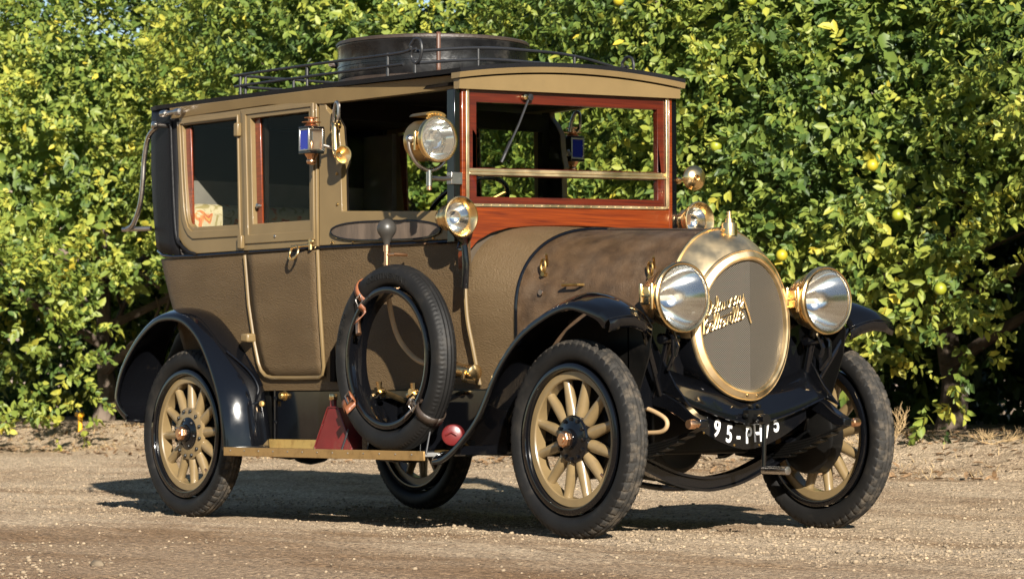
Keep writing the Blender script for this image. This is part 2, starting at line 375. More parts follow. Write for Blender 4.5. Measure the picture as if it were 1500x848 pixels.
def build_ground():
    xs = axis_lines(-18, 5, .04, 900); ys = axis_lines(-5, 6.4, .035, 900)
    X, Y = np.meshgrid(xs, ys, indexing='ij'); Z = gz(X, Y)
    for wx, wy in ((0, -.743), (0, .743), (-3.2, -.743), (-3.2, .743)):
        Z = np.where((np.abs(X-wx) < .16) & (np.abs(Y-wy) < .11), np.minimum(Z, .004), Z)
    v = np.stack([X, Y, Z], -1).reshape(-1, 3); n, k = X.shape
    i = np.arange((n-1)*(k-1)); a = (i//(k-1))*k+i % (k-1); f = np.stack([a, a+k, a+k+1, a+1], -1)
    me = bpy.data.meshes.new('ground'); me.vertices.add(len(v)); me.vertices.foreach_set('co', v.ravel())
    me.loops.add(f.size); me.polygons.add(len(f)); me.loops.foreach_set('vertex_index', f.ravel().astype(np.int32))
    me.polygons.foreach_set('loop_start', np.arange(0, f.size, 4, dtype=np.int32))
    me.update(calc_edges=True); me.polygons.foreach_set('use_smooth', np.ones(len(f), bool))
    me.materials.append(M['ground']); o = bpy.data.objects.new('ground', me); COL.objects.link(o); tag(o, kind='structure')
build_ground()
def polymesh(name, v, f, m, parent=None, attr=None):
    k = f.shape[1]; me = bpy.data.meshes.new(name); me.vertices.add(len(v)); me.vertices.foreach_set('co', np.asarray(v, np.float32).ravel())
    me.loops.add(f.size); me.polygons.add(len(f)); me.loops.foreach_set('vertex_index', f.ravel().astype(np.int32))
    me.polygons.foreach_set('loop_start', np.arange(0, f.size, k, dtype=np.int32)); me.update(calc_edges=True)
    if attr is not None:
        a = me.attributes.new('tint', 'FLOAT', 'POINT'); a.data.foreach_set('value', attr.astype(np.float32))
    me.materials.append(m); o = bpy.data.objects.new(name, me); COL.objects.link(o)
    if parent: o.parent = parent
    return o
def gravel():
    g = (1+5**.5)/2
    base = np.array([(-1,g,0),(1,g,0),(-1,-g,0),(1,-g,0),(0,-1,g),(0,1,g),(0,-1,-g),(0,1,-g),(g,0,-1),(g,0,1),(-g,0,-1),(-g,0,1)])/1.9
    fc = np.array([(0,11,5),(0,5,1),(0,1,7),(0,7,10),(0,10,11),(1,5,9),(5,11,4),(11,10,2),(10,7,6),(7,1,8),(3,9,4),(3,4,2),(3,2,6),(3,6,8),(3,8,9),(4,9,5),(2,4,11),(6,2,10),(8,6,7),(9,8,1)])
    n = 120000; t = rng.random(n)
    # depth from the camera spread so that the near road is best covered
    d = 9.6+15*rng.random(n)**1.5; lat = (rng.random(n)-.5)*.40*d
    fx, fy = math.cos(2.48226), math.sin(2.48226)
    X = 10.18+fx*d+fy*lat; Y = -8.995+fy*d-fx*lat
    clump = vnoise(X, Y, 1.1, 9)+.6*vnoise(X, Y, 3.3, 10)
    keep = (rng.random(n) < np.clip(.50+1.3*clump-.85*smooth((-.7-Y)/.9), .02, 1)) & (Y < 5.0)
    X, Y = X[keep], Y[keep]; n = len(X)
    s = .0020+.0075*rng.random(n)**5+.014*(rng.random(n) < .006)*rng.random(n)
    sc = s[:, None, None]*np.stack([.7+.7*rng.random(n), .7+.7*rng.random(n), .45+.5*rng.random(n)], -1)[:, None, :]
    a = rng.random(n)*2*PI; ca, sa = np.cos(a), np.sin(a)
    p = base[None]*(1+.25*(rng.random((n, 12, 1))-.5))*sc
    x = p[..., 0]*ca[:, None]-p[..., 1]*sa[:, None]+X[:, None]; y = p[..., 0]*sa[:, None]+p[..., 1]*ca[:, None]+Y[:, None]
    z = p[..., 2]+(gz(X, Y)+.35*s)[:, None]
    v = np.stack([x, y, z], -1).reshape(-1, 3); f = (fc[None]+12*np.arange(n)[:, None, None]).reshape(-1, 3)
    tag(polymesh('gravel', v, f, M['stone']), 'loose pale gravel scattered over the dirt road', kind='stuff')
gravel()
def dry_grass():
    n = 16000; X = -19+17.5*rng.random(n); Y = 3.9+1.9*rng.random(n)**.8
    keep = rng.random(n) < np.clip(.35+1.6*vnoise(X, Y, 1.7, 21), .05, 1); X, Y = X[keep], Y[keep]; n = len(X)
    Z = gz(X, Y); a = rng.random(n)*2*PI; h = .012+.05*rng.random(n)**2; L = .03+.09*rng.random(n); wd = .0025+.002*rng.random(n)
    dx, dy = np.cos(a), np.sin(a)
    b0 = np.stack([X-dy*wd, Y+dx*wd, Z-.005], -1); b1 = np.stack([X+dy*wd, Y-dx*wd, Z-.005], -1); t = np.stack([X+dx*L, Y+dy*L, Z+h], -1)
    v = np.stack([b0, b1, t], 1).reshape(-1, 3); f = np.arange(3*n).reshape(-1, 3)
    tag(polymesh('dry_grass', v, f, M['dryw']), 'dry straw lying on the bank below the trees', kind='stuff')
dry_grass()
def hills():
    m = MB(); rows = []
    for i in range(41):
        row = []
        for j in range(41):
            a = R(142+(-22+44*i/40)); d = 350+500*j/40
            h = 95*math.exp(-((j-22)/9)**2)*(.82+.3*noise.noise((i*.23, j*.2, 1.3)))+12*noise.noise((i*.6, j*.6, 5.0))
            row.append((10+d*math.cos(a), -9+d*math.sin(a), h-14))
        rows.append(row)
    tag(m.grid(rows).build('hills', M['hill']), kind='structure')
hills()

# ------------------------------------------------------------------ citrus trees
CAMP = np.array([10.18, -8.995, 1.2])
def leaf_mesh(P, D, Nn, Ln, Wd, tint):
    n = len(P); D = D/np.linalg.norm(D, axis=1, keepdims=True)
    Sd = np.cross(D, Nn); Sd /= np.linalg.norm(Sd, axis=1, keepdims=True)+1e-9; Nn = np.cross(Sd, D)
    L = Ln[:, None]; W_ = Wd[:, None]; fold = .16*W_; curl = (rng.random((n, 1))-.65)*.35*L
    v = np.stack([P, P+D*L*.30+Sd*W_*.5+Nn*fold, P+D*L*.68+Sd*W_*.42+Nn*(fold+curl*.35), P+D*L+Nn*curl,
                  P+D*L*.68-Sd*W_*.42+Nn*(fold+curl*.35), P+D*L*.30-Sd*W_*.5+Nn*fold], 1).reshape(-1, 3)
    b = 6*np.arange(n)[:, None]; f = np.concatenate([b+np.array([0,1,2,3]), b+np.array([0,3,4,5])], 0)
    return v, f, np.repeat(np.clip(tint, 0, 1), 6)
def crown_points(c, rad, n, skirt, face, seed, cut=None, lump=.20):
    r_ = np.random.default_rng(seed); c = np.array(c, float); rad = np.array(rad, float)
    tc = CAMP-c; tc[2] *= .2; tc /= np.linalg.norm(tc)
    B = r_.normal(size=(90, 3)); B /= np.linalg.norm(B, axis=1, keepdims=True); A = (r_.random(90)-.42)*lump*2; K = 12+50*r_.random(90)
    out = []; nor = []; dep = []
    while sum(map(len, out)) < n:
        u = r_.normal(size=(n, 3)); u /= np.linalg.norm(u, axis=1, keepdims=True)
        fc = u@tc; u = u[r_.random(n) < np.clip(face+(1-face)*(fc+.45)/.8, face, 1)]
        rr = ((np.abs(u)/rad)**2.9).sum(1)**(-1/2.9)
        lf = 1+(A*np.exp(K*(u@B.T-1))).sum(1)
        dp = r_.random(len(u))**2.0
        p = c+u*(rr*lf*(1-.26*dp))[:, None]
        sk = skirt+.35*np.sin(p[:, 0]*2.3+seed)+.3*np.sin(p[:, 0]*5.1+2*seed)+.25*(r_.random(len(u))-.5)
        ok = (p[:, 2] > np.maximum(sk, gz(p[:, 0], p[:, 1])+.05))
        if cut: ok &= cut(p)
        out.append(p[ok]); nor.append(u[ok]); dep.append(dp[ok])
    p = np.concatenate(out)[:n]; u = np.concatenate(nor)[:n]; d = np.concatenate(dep)[:n]
    return p, u, d
def citrus_tree(x, y, top, rad, nsh, seed, label, skirt=.75, tint=.36, face=.12, cut=None, lsize=.074, nfruit=0, per=12, lobes=(), group='citrus trees in a row along the road'):
    root = empty('citrus_tree', (x, y, float(gz(x, y)))); tag(root, label, 'tree', group)
    base = np.array([x, y, float(gz(x, y))])
    cz = top-rad[2]
    p, u, dep = crown_points((x, y, cz), rad, nsh, skirt, face, seed, cut)
    for lc, lr, ln in lobes:
        a_, b_, c_ = crown_points(lc, lr, ln, lc[2]-lr[2], .3, seed+31); p = np.concatenate([p, a_]); u = np.concatenate([u, b_]); dep = np.concatenate([dep, c_])
    r_ = np.random.default_rng(seed+50); n = len(p)
    ax = u*.75+r_.normal(size=(n, 3))*.5+np.array([0, 0, .12]); ax /= np.linalg.norm(ax, axis=1, keepdims=True)
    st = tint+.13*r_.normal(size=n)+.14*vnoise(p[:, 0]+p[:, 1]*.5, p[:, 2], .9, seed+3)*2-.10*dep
    P = np.repeat(p, per, 0); A = np.repeat(ax, per, 0); U = np.repeat(u, per, 0); m = len(P)
    tt = np.tile(np.linspace(0, 1, per), n); off = (r_.random(m)*.08+tt*.20)[:, None]
    P = P+A*off; q = r_.normal(size=(m, 3)); q -= A*(q*A).sum(1, keepdims=True); q /= np.linalg.norm(q, axis=1, keepdims=True)
    D = A*(.35+.5*tt)[:, None]+q*.8+np.array([0, 0, -.16])
    Nn = U*.85+np.array([.12, -.08, .5])+r_.normal(size=(m, 3))*.45
    Ln = lsize*np.repeat(.75+.5*r_.random(n), per)*(.5+.75*r_.random(m)); Wd = Ln*(.42+.16*r_.random(m))
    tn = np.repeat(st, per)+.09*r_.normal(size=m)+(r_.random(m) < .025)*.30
    v, f, at = leaf_mesh(P-base, D, Nn, Ln, Wd, tn)
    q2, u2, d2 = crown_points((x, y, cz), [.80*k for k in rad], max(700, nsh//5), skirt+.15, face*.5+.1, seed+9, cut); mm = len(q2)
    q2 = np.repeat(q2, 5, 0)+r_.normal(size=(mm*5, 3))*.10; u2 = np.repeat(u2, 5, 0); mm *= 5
    v2, f2, a2 = leaf_mesh(q2-base, r_.normal(size=(mm, 3)), u2+r_.normal(size=(mm, 3))*.4, .15+.05*r_.random(mm), .085+.03*r_.random(mm), tint-.18+.08*r_.normal(size=mm))  # core leaves tinted darker: shade inside the crown put into colour
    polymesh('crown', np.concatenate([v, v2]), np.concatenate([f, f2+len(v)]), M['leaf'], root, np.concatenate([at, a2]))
    t = MB(); h = cz-base[2]+.3
    tr = spline([(0, 0, -.1), (.06, .03, .35), (-.04, .05, .8), (.05, 0, h)], 5); t.tube(tr, [.13-.07*i/(len(tr)-1) for i in range(len(tr))], 9)
    for k in range(9):
        a = k*2.4; z0 = .5+.16*k; e = Vector((math.cos(a)*rad[0]*.8, math.sin(a)*rad[1]*.8, min(h+1.2, z0+1.0+.1*k)))
        b = spline([(0, 0, z0), (e.x*.4, e.y*.4, z0+.45), e], 5); t.tube(b, [.06-.048*i/(len(b)-1) for i in range(len(b))], 6)
        for q2 in range(4):
            s0 = b[5+q2]; e2 = s0+Vector((r_.normal()*.5, r_.normal()*.5, .2+r_.random()*.5)); t.tube([s0, (s0+e2)/2+Vector((.05, .05, .05)), e2], [.022, .016, .006], 5)
    t.build('trunk', M['bark'], root)
    if nfruit:
        fm = [None, None]; k = 0
        order = r_.permutation(n)
        tc = CAMP-np.array([x, y, cz]); tc /= np.linalg.norm(tc)
        for i in order:
            if u[i]@tc < .45 or dep[i] > .10: continue
            kind = 1 if r_.random() < .3 else 0
            if fm[kind] is None:
                b = MB(); b.lathe([(.041*math.sin(PI*j/10)+1e-4, -.041*math.cos(PI*j/10)) for j in range(11)], (0, 0, 0), (0, 0, 1), 14)
                o = b.build('fruit', M['fruit2' if kind else 'fruit'], root); fm[kind] = o
            else:
                o = fm[kind].copy(); COL.objects.link(o); o.parent = root
            o.location = Vector(p[i]+ax[i]*.16+u[i]*.13+np.array([0, 0, -.03])-base); k += 1
            if k >= nfruit: break
    return root
def hollow(lo, hi):                       # below the skirt the inside of a tree is bare wood and shade
    def f(p): return (p[:, 2] > lo) | ((p[:, 1] < 6.1) & (p[:, 0] > hi[0]) & (p[:, 0] < hi[1]))
    return f
def cut_right(p): return (p[:, 0] > -2.45) | (p[:, 2] > 1.95+.3*np.sin(p[:, 0]*4))
citrus_tree(-.25, 8.0, 4.9, (3.4, 3.0, 2.6), 5600, 1, 'orange tree at the right edge, its skirt raised over a dark gap', skirt=.7, tint=.45, cut=cut_right, nfruit=26)
citrus_tree(-5.9, 7.7, 5.1, (3.1, 2.8, 2.6), 6400, 2, 'dense orange tree behind the bonnet and the headlights', skirt=.80, tint=.45, nfruit=26, cut=hollow(2.0, (-9, -3.75)), lobes=(((-3.75, 5.25, 1.45), (.5, .4, .95), 130),))
citrus_tree(-11.4, 7.7, 5.5, (3.15, 2.8, 2.8), 5800, 3, 'orange tree behind the rear half of the car', skirt=1.0, tint=.50, lsize=.078, nfruit=6, cut=hollow(1.55, (-13.1, -8)))
citrus_tree(-17.6, 7.0, 4.6, (3.1, 2.9, 2.3), 5000, 4, 'yellow-green orange tree at the left edge, reaching lowest towards the road', skirt=.9, tint=.54, lsize=.082, cut=hollow(1.7, (-30, -17.6)), lobes=(((-14.4, 4.0, 1.15), (1.05, .7, .78), 330),))
citrus_tree(-23.6, 8.0, 4.6, (3.2, 2.9, 2.3), 2600, 5, 'farthest orange tree of the row, past the left edge of the view', skirt=.8, tint=.5, lsize=.11)
citrus_tree(5.6, 8.2, 5.4, (3.1, 2.9, 2.8), 2600, 6, 'nearest orange tree of the row, past the right edge of the view', skirt=.8, tint=.4, lsize=.11)
for i, (x, lb) in enumerate(((-2.6, 'shaded tree of the second row, behind the dark gap on the right'), (-8.4, 'shaded tree of the second row, behind the middle of the hedge'),
                             (-14.6, 'shaded tree of the second row, behind the gap on the left'), (-21, 'shaded tree of the second row, far left'), (3.4, 'shaded tree of the second row, far right'), (-30, 'shaded tree of the second row, farthest left'), (9.5, 'shaded tree of the second row, nearest right'))):
    citrus_tree(x, 12.9, 5.4, (3.6, 2.7, 2.9), 4600, 20+i, lb, skirt=.15, tint=.16, lsize=.15, per=8, group='second row of citrus trees')  # low tint puts the shade of this row into its leaf colour
for i in range(9):                         # the orchard across the road, behind the photographer
    citrus_tree(-14+9*i, -36-1.5*(i % 2), 4.4, (4.7, 3.0, 2.2), 500, 40+i, 'distant orchard tree across the road, behind the photographer', skirt=.3, tint=.25, face=1, lsize=.30, per=6, group='orchard across the road')

def dead_branch(x, y, sc, seed, label):
    r_ = random.Random(seed); m = MB(); z = float(gz(x, y))
    def grow(p, d, L, r, lv):
        pts = [Vector(p)]; dd = Vector(d)
        for k in range(4):
            dd = (dd+Vector((r_.uniform(-.3, .3), r_.uniform(-.3, .3), r_.uniform(-.25, .25)))).normalized(); pts.append(pts[-1]+dd*L/4)
        m.tube(pts, [r, r*.85, r*.7, r*.55, r*.35], 5)
        if lv:
            for q in range(1, 5):
                for _ in range(2): grow(pts[q], dd+Vector((r_.uniform(-1, 1), r_.uniform(-1, 1), r_.uniform(-.1, .9))), L*.5, r*.55, lv-1)
    for k in range(4): grow((0, 0, 0), (r_.uniform(-.6, 1), r_.uniform(-.7, .4), r_.uniform(.12, .5)), .34*sc, .007*sc, 2)
    o = m.build('dead_branch', M['dryw']); o.location = (x, y, z); tag(o, label, 'branch', 'dry branches on the bank')
def leaf_litter():
    n = 1900; X = -18+16.5*rng.random(n); Y = 3.7+2.4*rng.random(n); D = rng.normal(size=(n, 3))*np.array([1, 1, .3])
    P = np.stack([X, Y, gz(X, Y)+.008], -1)
    v, f, at = leaf_mesh(P, D, np.array([0, 0, 1.])+rng.normal(size=(n, 3))*.35, .045+.04*rng.random(n), .02+.016*rng.random(n), rng.random(n))
    tag(polymesh('leaf_litter', v, f, M['litter']), 'fallen brown leaves along the foot of the trees', kind='stuff')
leaf_litter()
dead_branch(-3.9, 4.95, .72, 1, 'large dry twiggy branch lying on the bank below the right-hand orange tree')
dead_branch(-3.05, 5.15, .45, 2, 'small dry twig standing at the dark gap, nearest the right edge')
dead_branch(-4.75, 5.0, .35, 3, 'tiny dry sprig beside the far front tyre')
def stake():
    x, y = -15.15, 5.35; z = float(gz(x, y)); r = empty('irrigation_stake', (x, y, z)); tag(r, 'short yellow irrigation stake with a dark cap at the gap on the left', 'stake')
    MB().tube([(0, 0, -.05), (.008, 0, .08), (0, 0, .15)], [.022, .022, .026], 10).build('post', M['yellow'], r)
    MB().box((-.042, -.035, .145), (.03, .035, .185)).build('body', M['yellow'], r, bevel=.008)
    MB().lathe([(.001, 0), (.03, 0), (.03, .03), (.02, .045), (.001, .045)], (-.006, 0, .186), (0, 0, 1), 12).build('cap', M['black'], r)
stake()


# ================================================================== THE CAR   (+x forward, +y its left, front axle at x = 0)
car = empty('vintage_limousine'); tag(car, 'olive brown vintage limousine with brass lamps, black wings and a round radiator, on the gravel', 'car')
def hw(x): return ip(x, [-3.70, -3.68, -3.63, -3.55, -3.42, -3.2, -2.0, -.98, -.9], [.635, .66, .685, .700, .713, .72, .72, .617, .610])
def tu(z): return .06*(max(0, 1.36-z)/.70)**1.5
def ys(x, z, off=0): return hw(x)-tu(z)+off
def rear_dx(x, z): return .12*(max(0, 1.42-z)/.33)**1.05*max(0, min(1, (-3.0-x)/.68))
# ---- lower body: leathercloth tub, both sides and the back in one skin
def lower_body():
    xs = [-.95, -1.2, -1.5, -1.8, -2.05, -2.4, -2.72, -3.0, -3.2, -3.35, -3.45, -3.55, -3.63, -3.68]
    plan = [(x, -1) for x in xs]+[(-3.70, -.75), (-3.705, -.4), (-3.71, 0)]
    rows = []
    for i in range(15):
        z = .658+(1.368-.658)*i/14; near = []
        for x, s in plan:
            if s == -1: near.append((x+rear_dx(x, z), -ys(x, z), z))
            else: near.append((x+rear_dx(x, z), s*(ys(-3.70, z)), z))
        far = [(a, -b, c) for a, b, c in near[:-1]][::-1]
        rows.append(near+far)
    o = MB().grid(rows).build('lower_body', M['fabric'], car)
    m = MB()
    m.box((-3.45, -.60, .63), (-.75, .60, .66)); m.build('floor', M['chassis'], car)
    b = MB()                                  # olive seam beads and the black waist bead
    def line(pts, r=.008): b.tube(spline(pts, 6), r, 8)
    for s in (-1, 1):
        b = MB(); P = lambda x, z, o_=.012: (x, s*ys(x, z, o_), z)
        line([(-.975, s*.630, 1.34), (-.968, s*.634, 1.2), (-.955, s*.632, 1.0), (-.935, s*.613, .85), (-.915, s*.588, .68)], .010)
        b.build('seam_bead', M['olive'], o)
    for s in (-1, 1):
        k = MB(); pts = [(-.98, 1.352), (-1.5, 1.356), (-2.05, 1.362), (-2.72, 1.366), (-3.2, 1.366), (-3.45, 1.372)]
        k.tube([(x, s*ys(x, z, .003), z) for x, z in pts]+[(-3.57, s*.702, 1.385), (-3.66, s*.678, 1.41), (-3.70, s*.62, 1.425), (-3.715, s*.3, 1.425), (-3.718, 0, 1.425)], .009, 8)
        k.build('waist_bead', M['black'], o)
lower_body()
ROLL[0] = True
# ---- upper body
def pf(s, off): return lambda x, z: (x, s*(hw(x)+off), z)
def upper_body():
    bandm = MB(); lined = []
    for s in (-1, 1):
        # quarter panel round the rear window
        outer = resample([[(-2.765, 2.105), (-3.452, 2.112)], [(-3.452, 2.112), (-3.435, 1.9), (-3.41, 1.6), (-3.385, 1.47), (-3.33, 1.425), (-3.26, 1.392), (-3.20, 1.378)], [(-3.20, 1.378), (-2.725, 1.376)], [(-2.725, 1.376), (-2.765, 2.105)]], 12)
        inner = resample([[(-2.80, 2.058), (-3.345, 2.064)], [(-3.345, 2.064), (-3.315, 1.75), (-3.29, 1.575), (-3.272, 1.535), (-3.24, 1.52)], [(-3.24, 1.52), (-2.785, 1.512)], [(-2.785, 1.512), (-2.80, 2.058)]], 12)
        bandm.ring_plate(outer, inner, pf(s, .006), pf(s, -.03))
        mid = [(a*.45+c*.55, b_*.45+d*.55) for (a, b_), (c, d) in zip(outer, inner)]
        bandm.ring_plate(mid, [(m_[0]*.35+i_[0]*.65, m_[1]*.35+i_[1]*.65) for m_, i_ in zip(mid, inner)], pf(s, .014), pf(s, .004))
        # plate behind the door opening, waist rail and scuttle side
        loop = [(-2.045, 1.372), (-1.6, 1.368), (-.985, 1.362), (-.985, 1.497), (-1.3, 1.507), (-1.6, 1.522), (-1.868, 1.535), (-1.872, 1.66), (-1.874, 1.74), (-1.852, 1.775), (-1.876, 1.84), (-1.885, 1.90), (-1.89, 1.95), (-1.93, 2.0), (-1.985, 2.045), (-1.99, 2.08), (-2.045, 2.082)]
        bandm.plate(loop, pf(s, .006), pf(s, -.028))
        lined.append((loop, s))
    # cornice along both sides
    for s in (-1, 1):
        rows = []
        for x in (-3.455, -3.0, -2.5, -2.0, -1.5, -1.0, -.955):
            ze = 2.165-.030*(x+3.46)/2.46; lo = 2.108 if x < -2.04 else 2.073
            y1 = hw(x)+.012
            rows.append([(x, s*y1, lo-.002), (x, s*(y1+.012), ze), (x, s*(y1-.05), ze), (x, s*(y1-.05), lo-.002)])
        bandm.grid(rows, closev=True)
    ub = bandm.build('upper_body', M['olive'], car, bevel=.003)
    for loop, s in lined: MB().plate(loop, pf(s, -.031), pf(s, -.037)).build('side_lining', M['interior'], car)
    # screws on the pillar plate and rivets along the waist rail
    sc = MB()
    for s in (-1, 1):
        for x, z in [(-1.9, 1.9), (-1.905, 1.72), (-1.9, 1.57), (-1.94, 1.385), (-1.78, 1.383), (-1.62, 1.382), (-1.59, 1.382), (-1.4, 1.378), (-1.2, 1.374)]:
            sc.lathe([(.0005, .006), (.007, .004), (.008, 0)], (x, s*(hw(x)+.0065), z), (0, s, 0), 10)
    sc.build('screw', M['brassdull'], ub)
    for s in (-1, 1):
        ov = MB(); rm = MB(); lp = []
        for k in range(33):
            a = 2*PI*k/32; n_ = 3.2
            cx = .40*math.copysign(abs(math.cos(a))**(2/n_), math.cos(a)); cz = .046*math.copysign(abs(math.sin(a))**(2/2.2), math.sin(a))
            lp.append((-1.545+cx, 1.424+cz-.012*cx/.4))
        lp = lp[:-1]
        ov.plate(lp, lambda x, z: (x, s*(hw(x)+.012), z), lambda x, z: (x, s*(hw(x)+.002), z))
        rm.tube([(x, s*(hw(x)+.011), z) for x, z in lp], .006, 8, closed=True)
        ov.build('arm_rest_pad', M['pad'], ub); rm.build('arm_rest_bead', M['black'], ub)
    # rear hood: black leather over the back quarters
    plan = [(-2.9, .716), (-3.2, .717), (-3.38, .716), (-3.5, .713), (-3.62, .706), (-3.70, .690), (-3.745, .655), (-3.765, .59), (-3.775, .25), (-3.778, 0)]
    rows = []
    for i in range(13):
        t = i/12; row = []
        for x, y in plan:
            zb = ip(x, [-3.7, -3.6, -3.45, -3.2], [1.43, 1.40, 1.378, 1.372]); z = zb+(2.172-zb)*t
            dx = -.012*math.sin(PI*t)*max(0, min(1, (-3.3-x)/.3))
            row.append((x+dx+.05*(1-t)**2*max(0, min(1, (-3.4-x)/.3)), -y, z))
        rows.append(row+[(a, -b, c) for a, b, c in row[:-1]][::-1])
    hd = MB().grid([[p for p in r_ if True] for r_ in rows])
    hd.v = [p for p in hd.v]
    # the skin has window-sized gaps: keep only what lies behind the quarter panel
    keep = []
    for f in hd.f:
        xs_ = [hd.v[i][0] for i in f]
        if max(xs_) < -3.3: keep.append(f)
    hd.f = keep
    lh = hd.build('leather_hood', M['leather'], car, solid=.012)
    for s in (-1, 1):
        e = MB(); e.tube(spline([(-3.452, s*.728, 2.11), (-3.437, s*.729, 1.9), (-3.41, s*.730, 1.6), (-3.385, s*.731, 1.47), (-3.33, s*.732, 1.425), (-3.26, s*.733, 1.392), (-3.20, s*.733, 1.379)], 4), .008, 8)
        e.build('hood_piping', M['leather'], lh)
upper_body()
def roof():
    def rw(x): return ip(x, [-3.76, -3.70, -3.6, -3.4, -2, -.93], [.64, .70, .725, .735, .742, .693])
    xs = [-3.765, -3.70, -3.6, -3.4, -3, -2.6, -2.2, -1.8, -1.4, -1.1, -.93, -.915]; top = []; bot = []
    for x in xs:
        ze = 2.168-.030*(x+3.46)/2.46; w_ = rw(x); r1 = []; r2 = []
        for k in range(17):
            y = w_*(-1+k/8); c = .048*(1-(y/w_)**2)
            r1.append((x, y*1.006, ze+.020+c)); r2.append((x, y, ze-.002+c))
        top.append(r1); bot.append(r2)
    m = MB(); m.grid(top); m.grid(bot)
    m.grid([[a[0] for a in top], [a[0] for a in bot]]); m.grid([[a[-1] for a in top], [a[-1] for a in bot]]); m.grid([top[0], bot[0]]); m.grid([top[-1], bot[-1]])
    rf = m.build('roof', M['leather'], car)
    v = MB(); rows = []
    for k in range(21):                                   # front fascia: straight lower board and a cambered lip above it
        y = -.683+1.366*k/20; c = .042*(1-(y/.69)**2)
        rows.append([(-.985, y, 2.062), (-.942, y, 2.062), (-.938, y, 2.107+c*1.02), (-.985, y, 2.107+c*1.02)])
    v.grid(rows, closev=True)
    n0 = len(v.v)-84; v.f.append(tuple(range(n0, n0+4))); v.f.append(tuple(range(len(v.v)-4, len(v.v))))
    rows = []
    for k in range(21):
        y = -.697+1.394*k/20; c = .046*(1-(y/.69)**2)
        rows.append([(-.985, y, 2.112+c), (-.922, y, 2.112+c), (-.914, y, 2.138+c), (-.985, y, 2.138+c)])
    n0 = len(v.v); v.grid(rows, closev=True); v.f.append(tuple(range(n0, n0+4))); v.f.append(tuple(range(len(v.v)-4, len(v.v))))
    v.build('roof_fascia', M['olive'], car)
    MB().box((-3.6, -.66, 2.085), (-.99, .66, 2.10)).build('headlining', M['interior'], rf)
roof()
# ---- rear doors
def rear_door(s):
    P = lambda x, z, o_: (x, s*ys(x, z, o_), z)
    rows = []
    for i in range(11):
        t = i/10; z = .722+(1.352-.722)*t
        xl = ip(z, [.722, .735, .76, .80, .90, 1.1, 1.352], [-2.54, -2.605, -2.64, -2.655, -2.675, -2.70, -2.716]); xr = ip(z, [.722, 1.352], [-2.07, -2.052])
        rows.append([P(xl+(xr-xl)*k/8, z, .007) for k in range(9)])
    d = MB().grid(rows).build('rear_door', M['fabric'], car, solid=.006)
    b = MB(); e = [P(x, z, .012) for x, z in ((-2.716, 1.352), (-2.70, 1.1), (-2.675, .90), (-2.655, .80), (-2.635, .757), (-2.60, .732), (-2.54, .722), (-2.3, .720), (-2.11, .722), (-2.08, .735), (-2.066, .77), (-2.060, .9), (-2.055, 1.1), (-2.052, 1.352))]
    b.tube(e, .010, 8); b.build('door_bead', M['olive'], d)
    outer = resample([[(-2.062, 2.098), (-2.755, 2.104)], [(-2.755, 2.104), (-2.722, 1.374)], [(-2.722, 1.374), (-2.055, 1.370)], [(-2.055, 1.370), (-2.062, 2.098)]], 5)
    inner = resample([[(-2.128, 2.044), (-2.662, 2.050)], [(-2.662, 2.050), (-2.640, 1.508)], [(-2.640, 1.508), (-2.120, 1.503)], [(-2.120, 1.503), (-2.128, 2.044)]], 5)
    f = MB(); f.ring_plate(outer, inner, pf(s, .013), pf(s, -.03))
    mid = [(a*.4+c*.6, b_*.4+d_*.6) for (a, b_), (c, d_) in zip(outer, inner)]
    f.ring_plate([(a*.75+c*.25, b_*.75+d_*.25) for (a, b_), (c, d_) in zip(outer, inner)], mid, pf(s, .021), pf(s, .010))
    f.build('door_frame', M['olive'], d, bevel=.003)
    g = MB(); g.plate([(-2.66, 1.51), (-2.12, 1.505), (-2.13, 2.045), (-2.66, 2.048)], pf(s, -.022), pf(s, -.026)); g.build('door_glass', M['glass'], d)
    w_ = MB(); w_.box((-2.650, s*.700-.006, 1.50), (-2.602, s*.700+.006, 2.05), rot=(0, R(-2.4), 0)); w_.build('wooden_garnish', M['wood'], d, bevel=.003)
    kn = MB(); kn.lathe([(.001, .03), (.012, .028), (.014, .018), (.007, .012), (.009, 0)], (-2.61, s*.70, 1.60), (0, s, 0), 12); kn.build('inner_knob', M['nickel'], d)
    h = MB(); y = s*(hw(-2.12)+.02)
    h.tube([(-2.10, y, 1.405), (-2.10, y, 1.355)], .011, 10); h.tube([(-2.10, y, 1.378), (-2.16, y+s*.012, 1.376), (-2.225, y+s*.03, 1.372)], [.009, .008, .010], 10)
    rp = [(-2.225, y+s*.035+s*.008*math.sin(a), 1.33+.038*math.sin(a)) for a in ()]
    h.tube([(-2.20+.036*math.cos(a), y+s*(.034-.012*math.sin(a)), 1.345+.034*math.sin(a)) for a in [2*PI*k/20 for k in range(20)]], .0065, 8, closed=True)
    h.lathe([(.002, .012), (.012, .01), (.013, 0)], (-2.085, y, 1.395), (0, s, 0), 12)
    h.build('door_handle', M['brass'], d)
    hn = MB()
    for z0 in (2.0, 1.42): hn.box((-2.795 if z0 > 1.9 else -2.76, min(s*.725, s*.752), z0-.035), (-2.755 if z0 > 1.9 else -2.722, max(s*.725, s*.752), z0+.035))
    hn.build('hinge', M['olive'], d, bevel=.006)
    cl = MB(); cl.lathe([(.001, .014), (.008, .012), (.010, 0)], (-2.42, s*(hw(-2.4)+.013), 1.435), (0, s, 0), 10); cl.build('window_catch', M['nickel'], d)
for s in (-1, 1): rear_door(s)
ROLL[0] = False
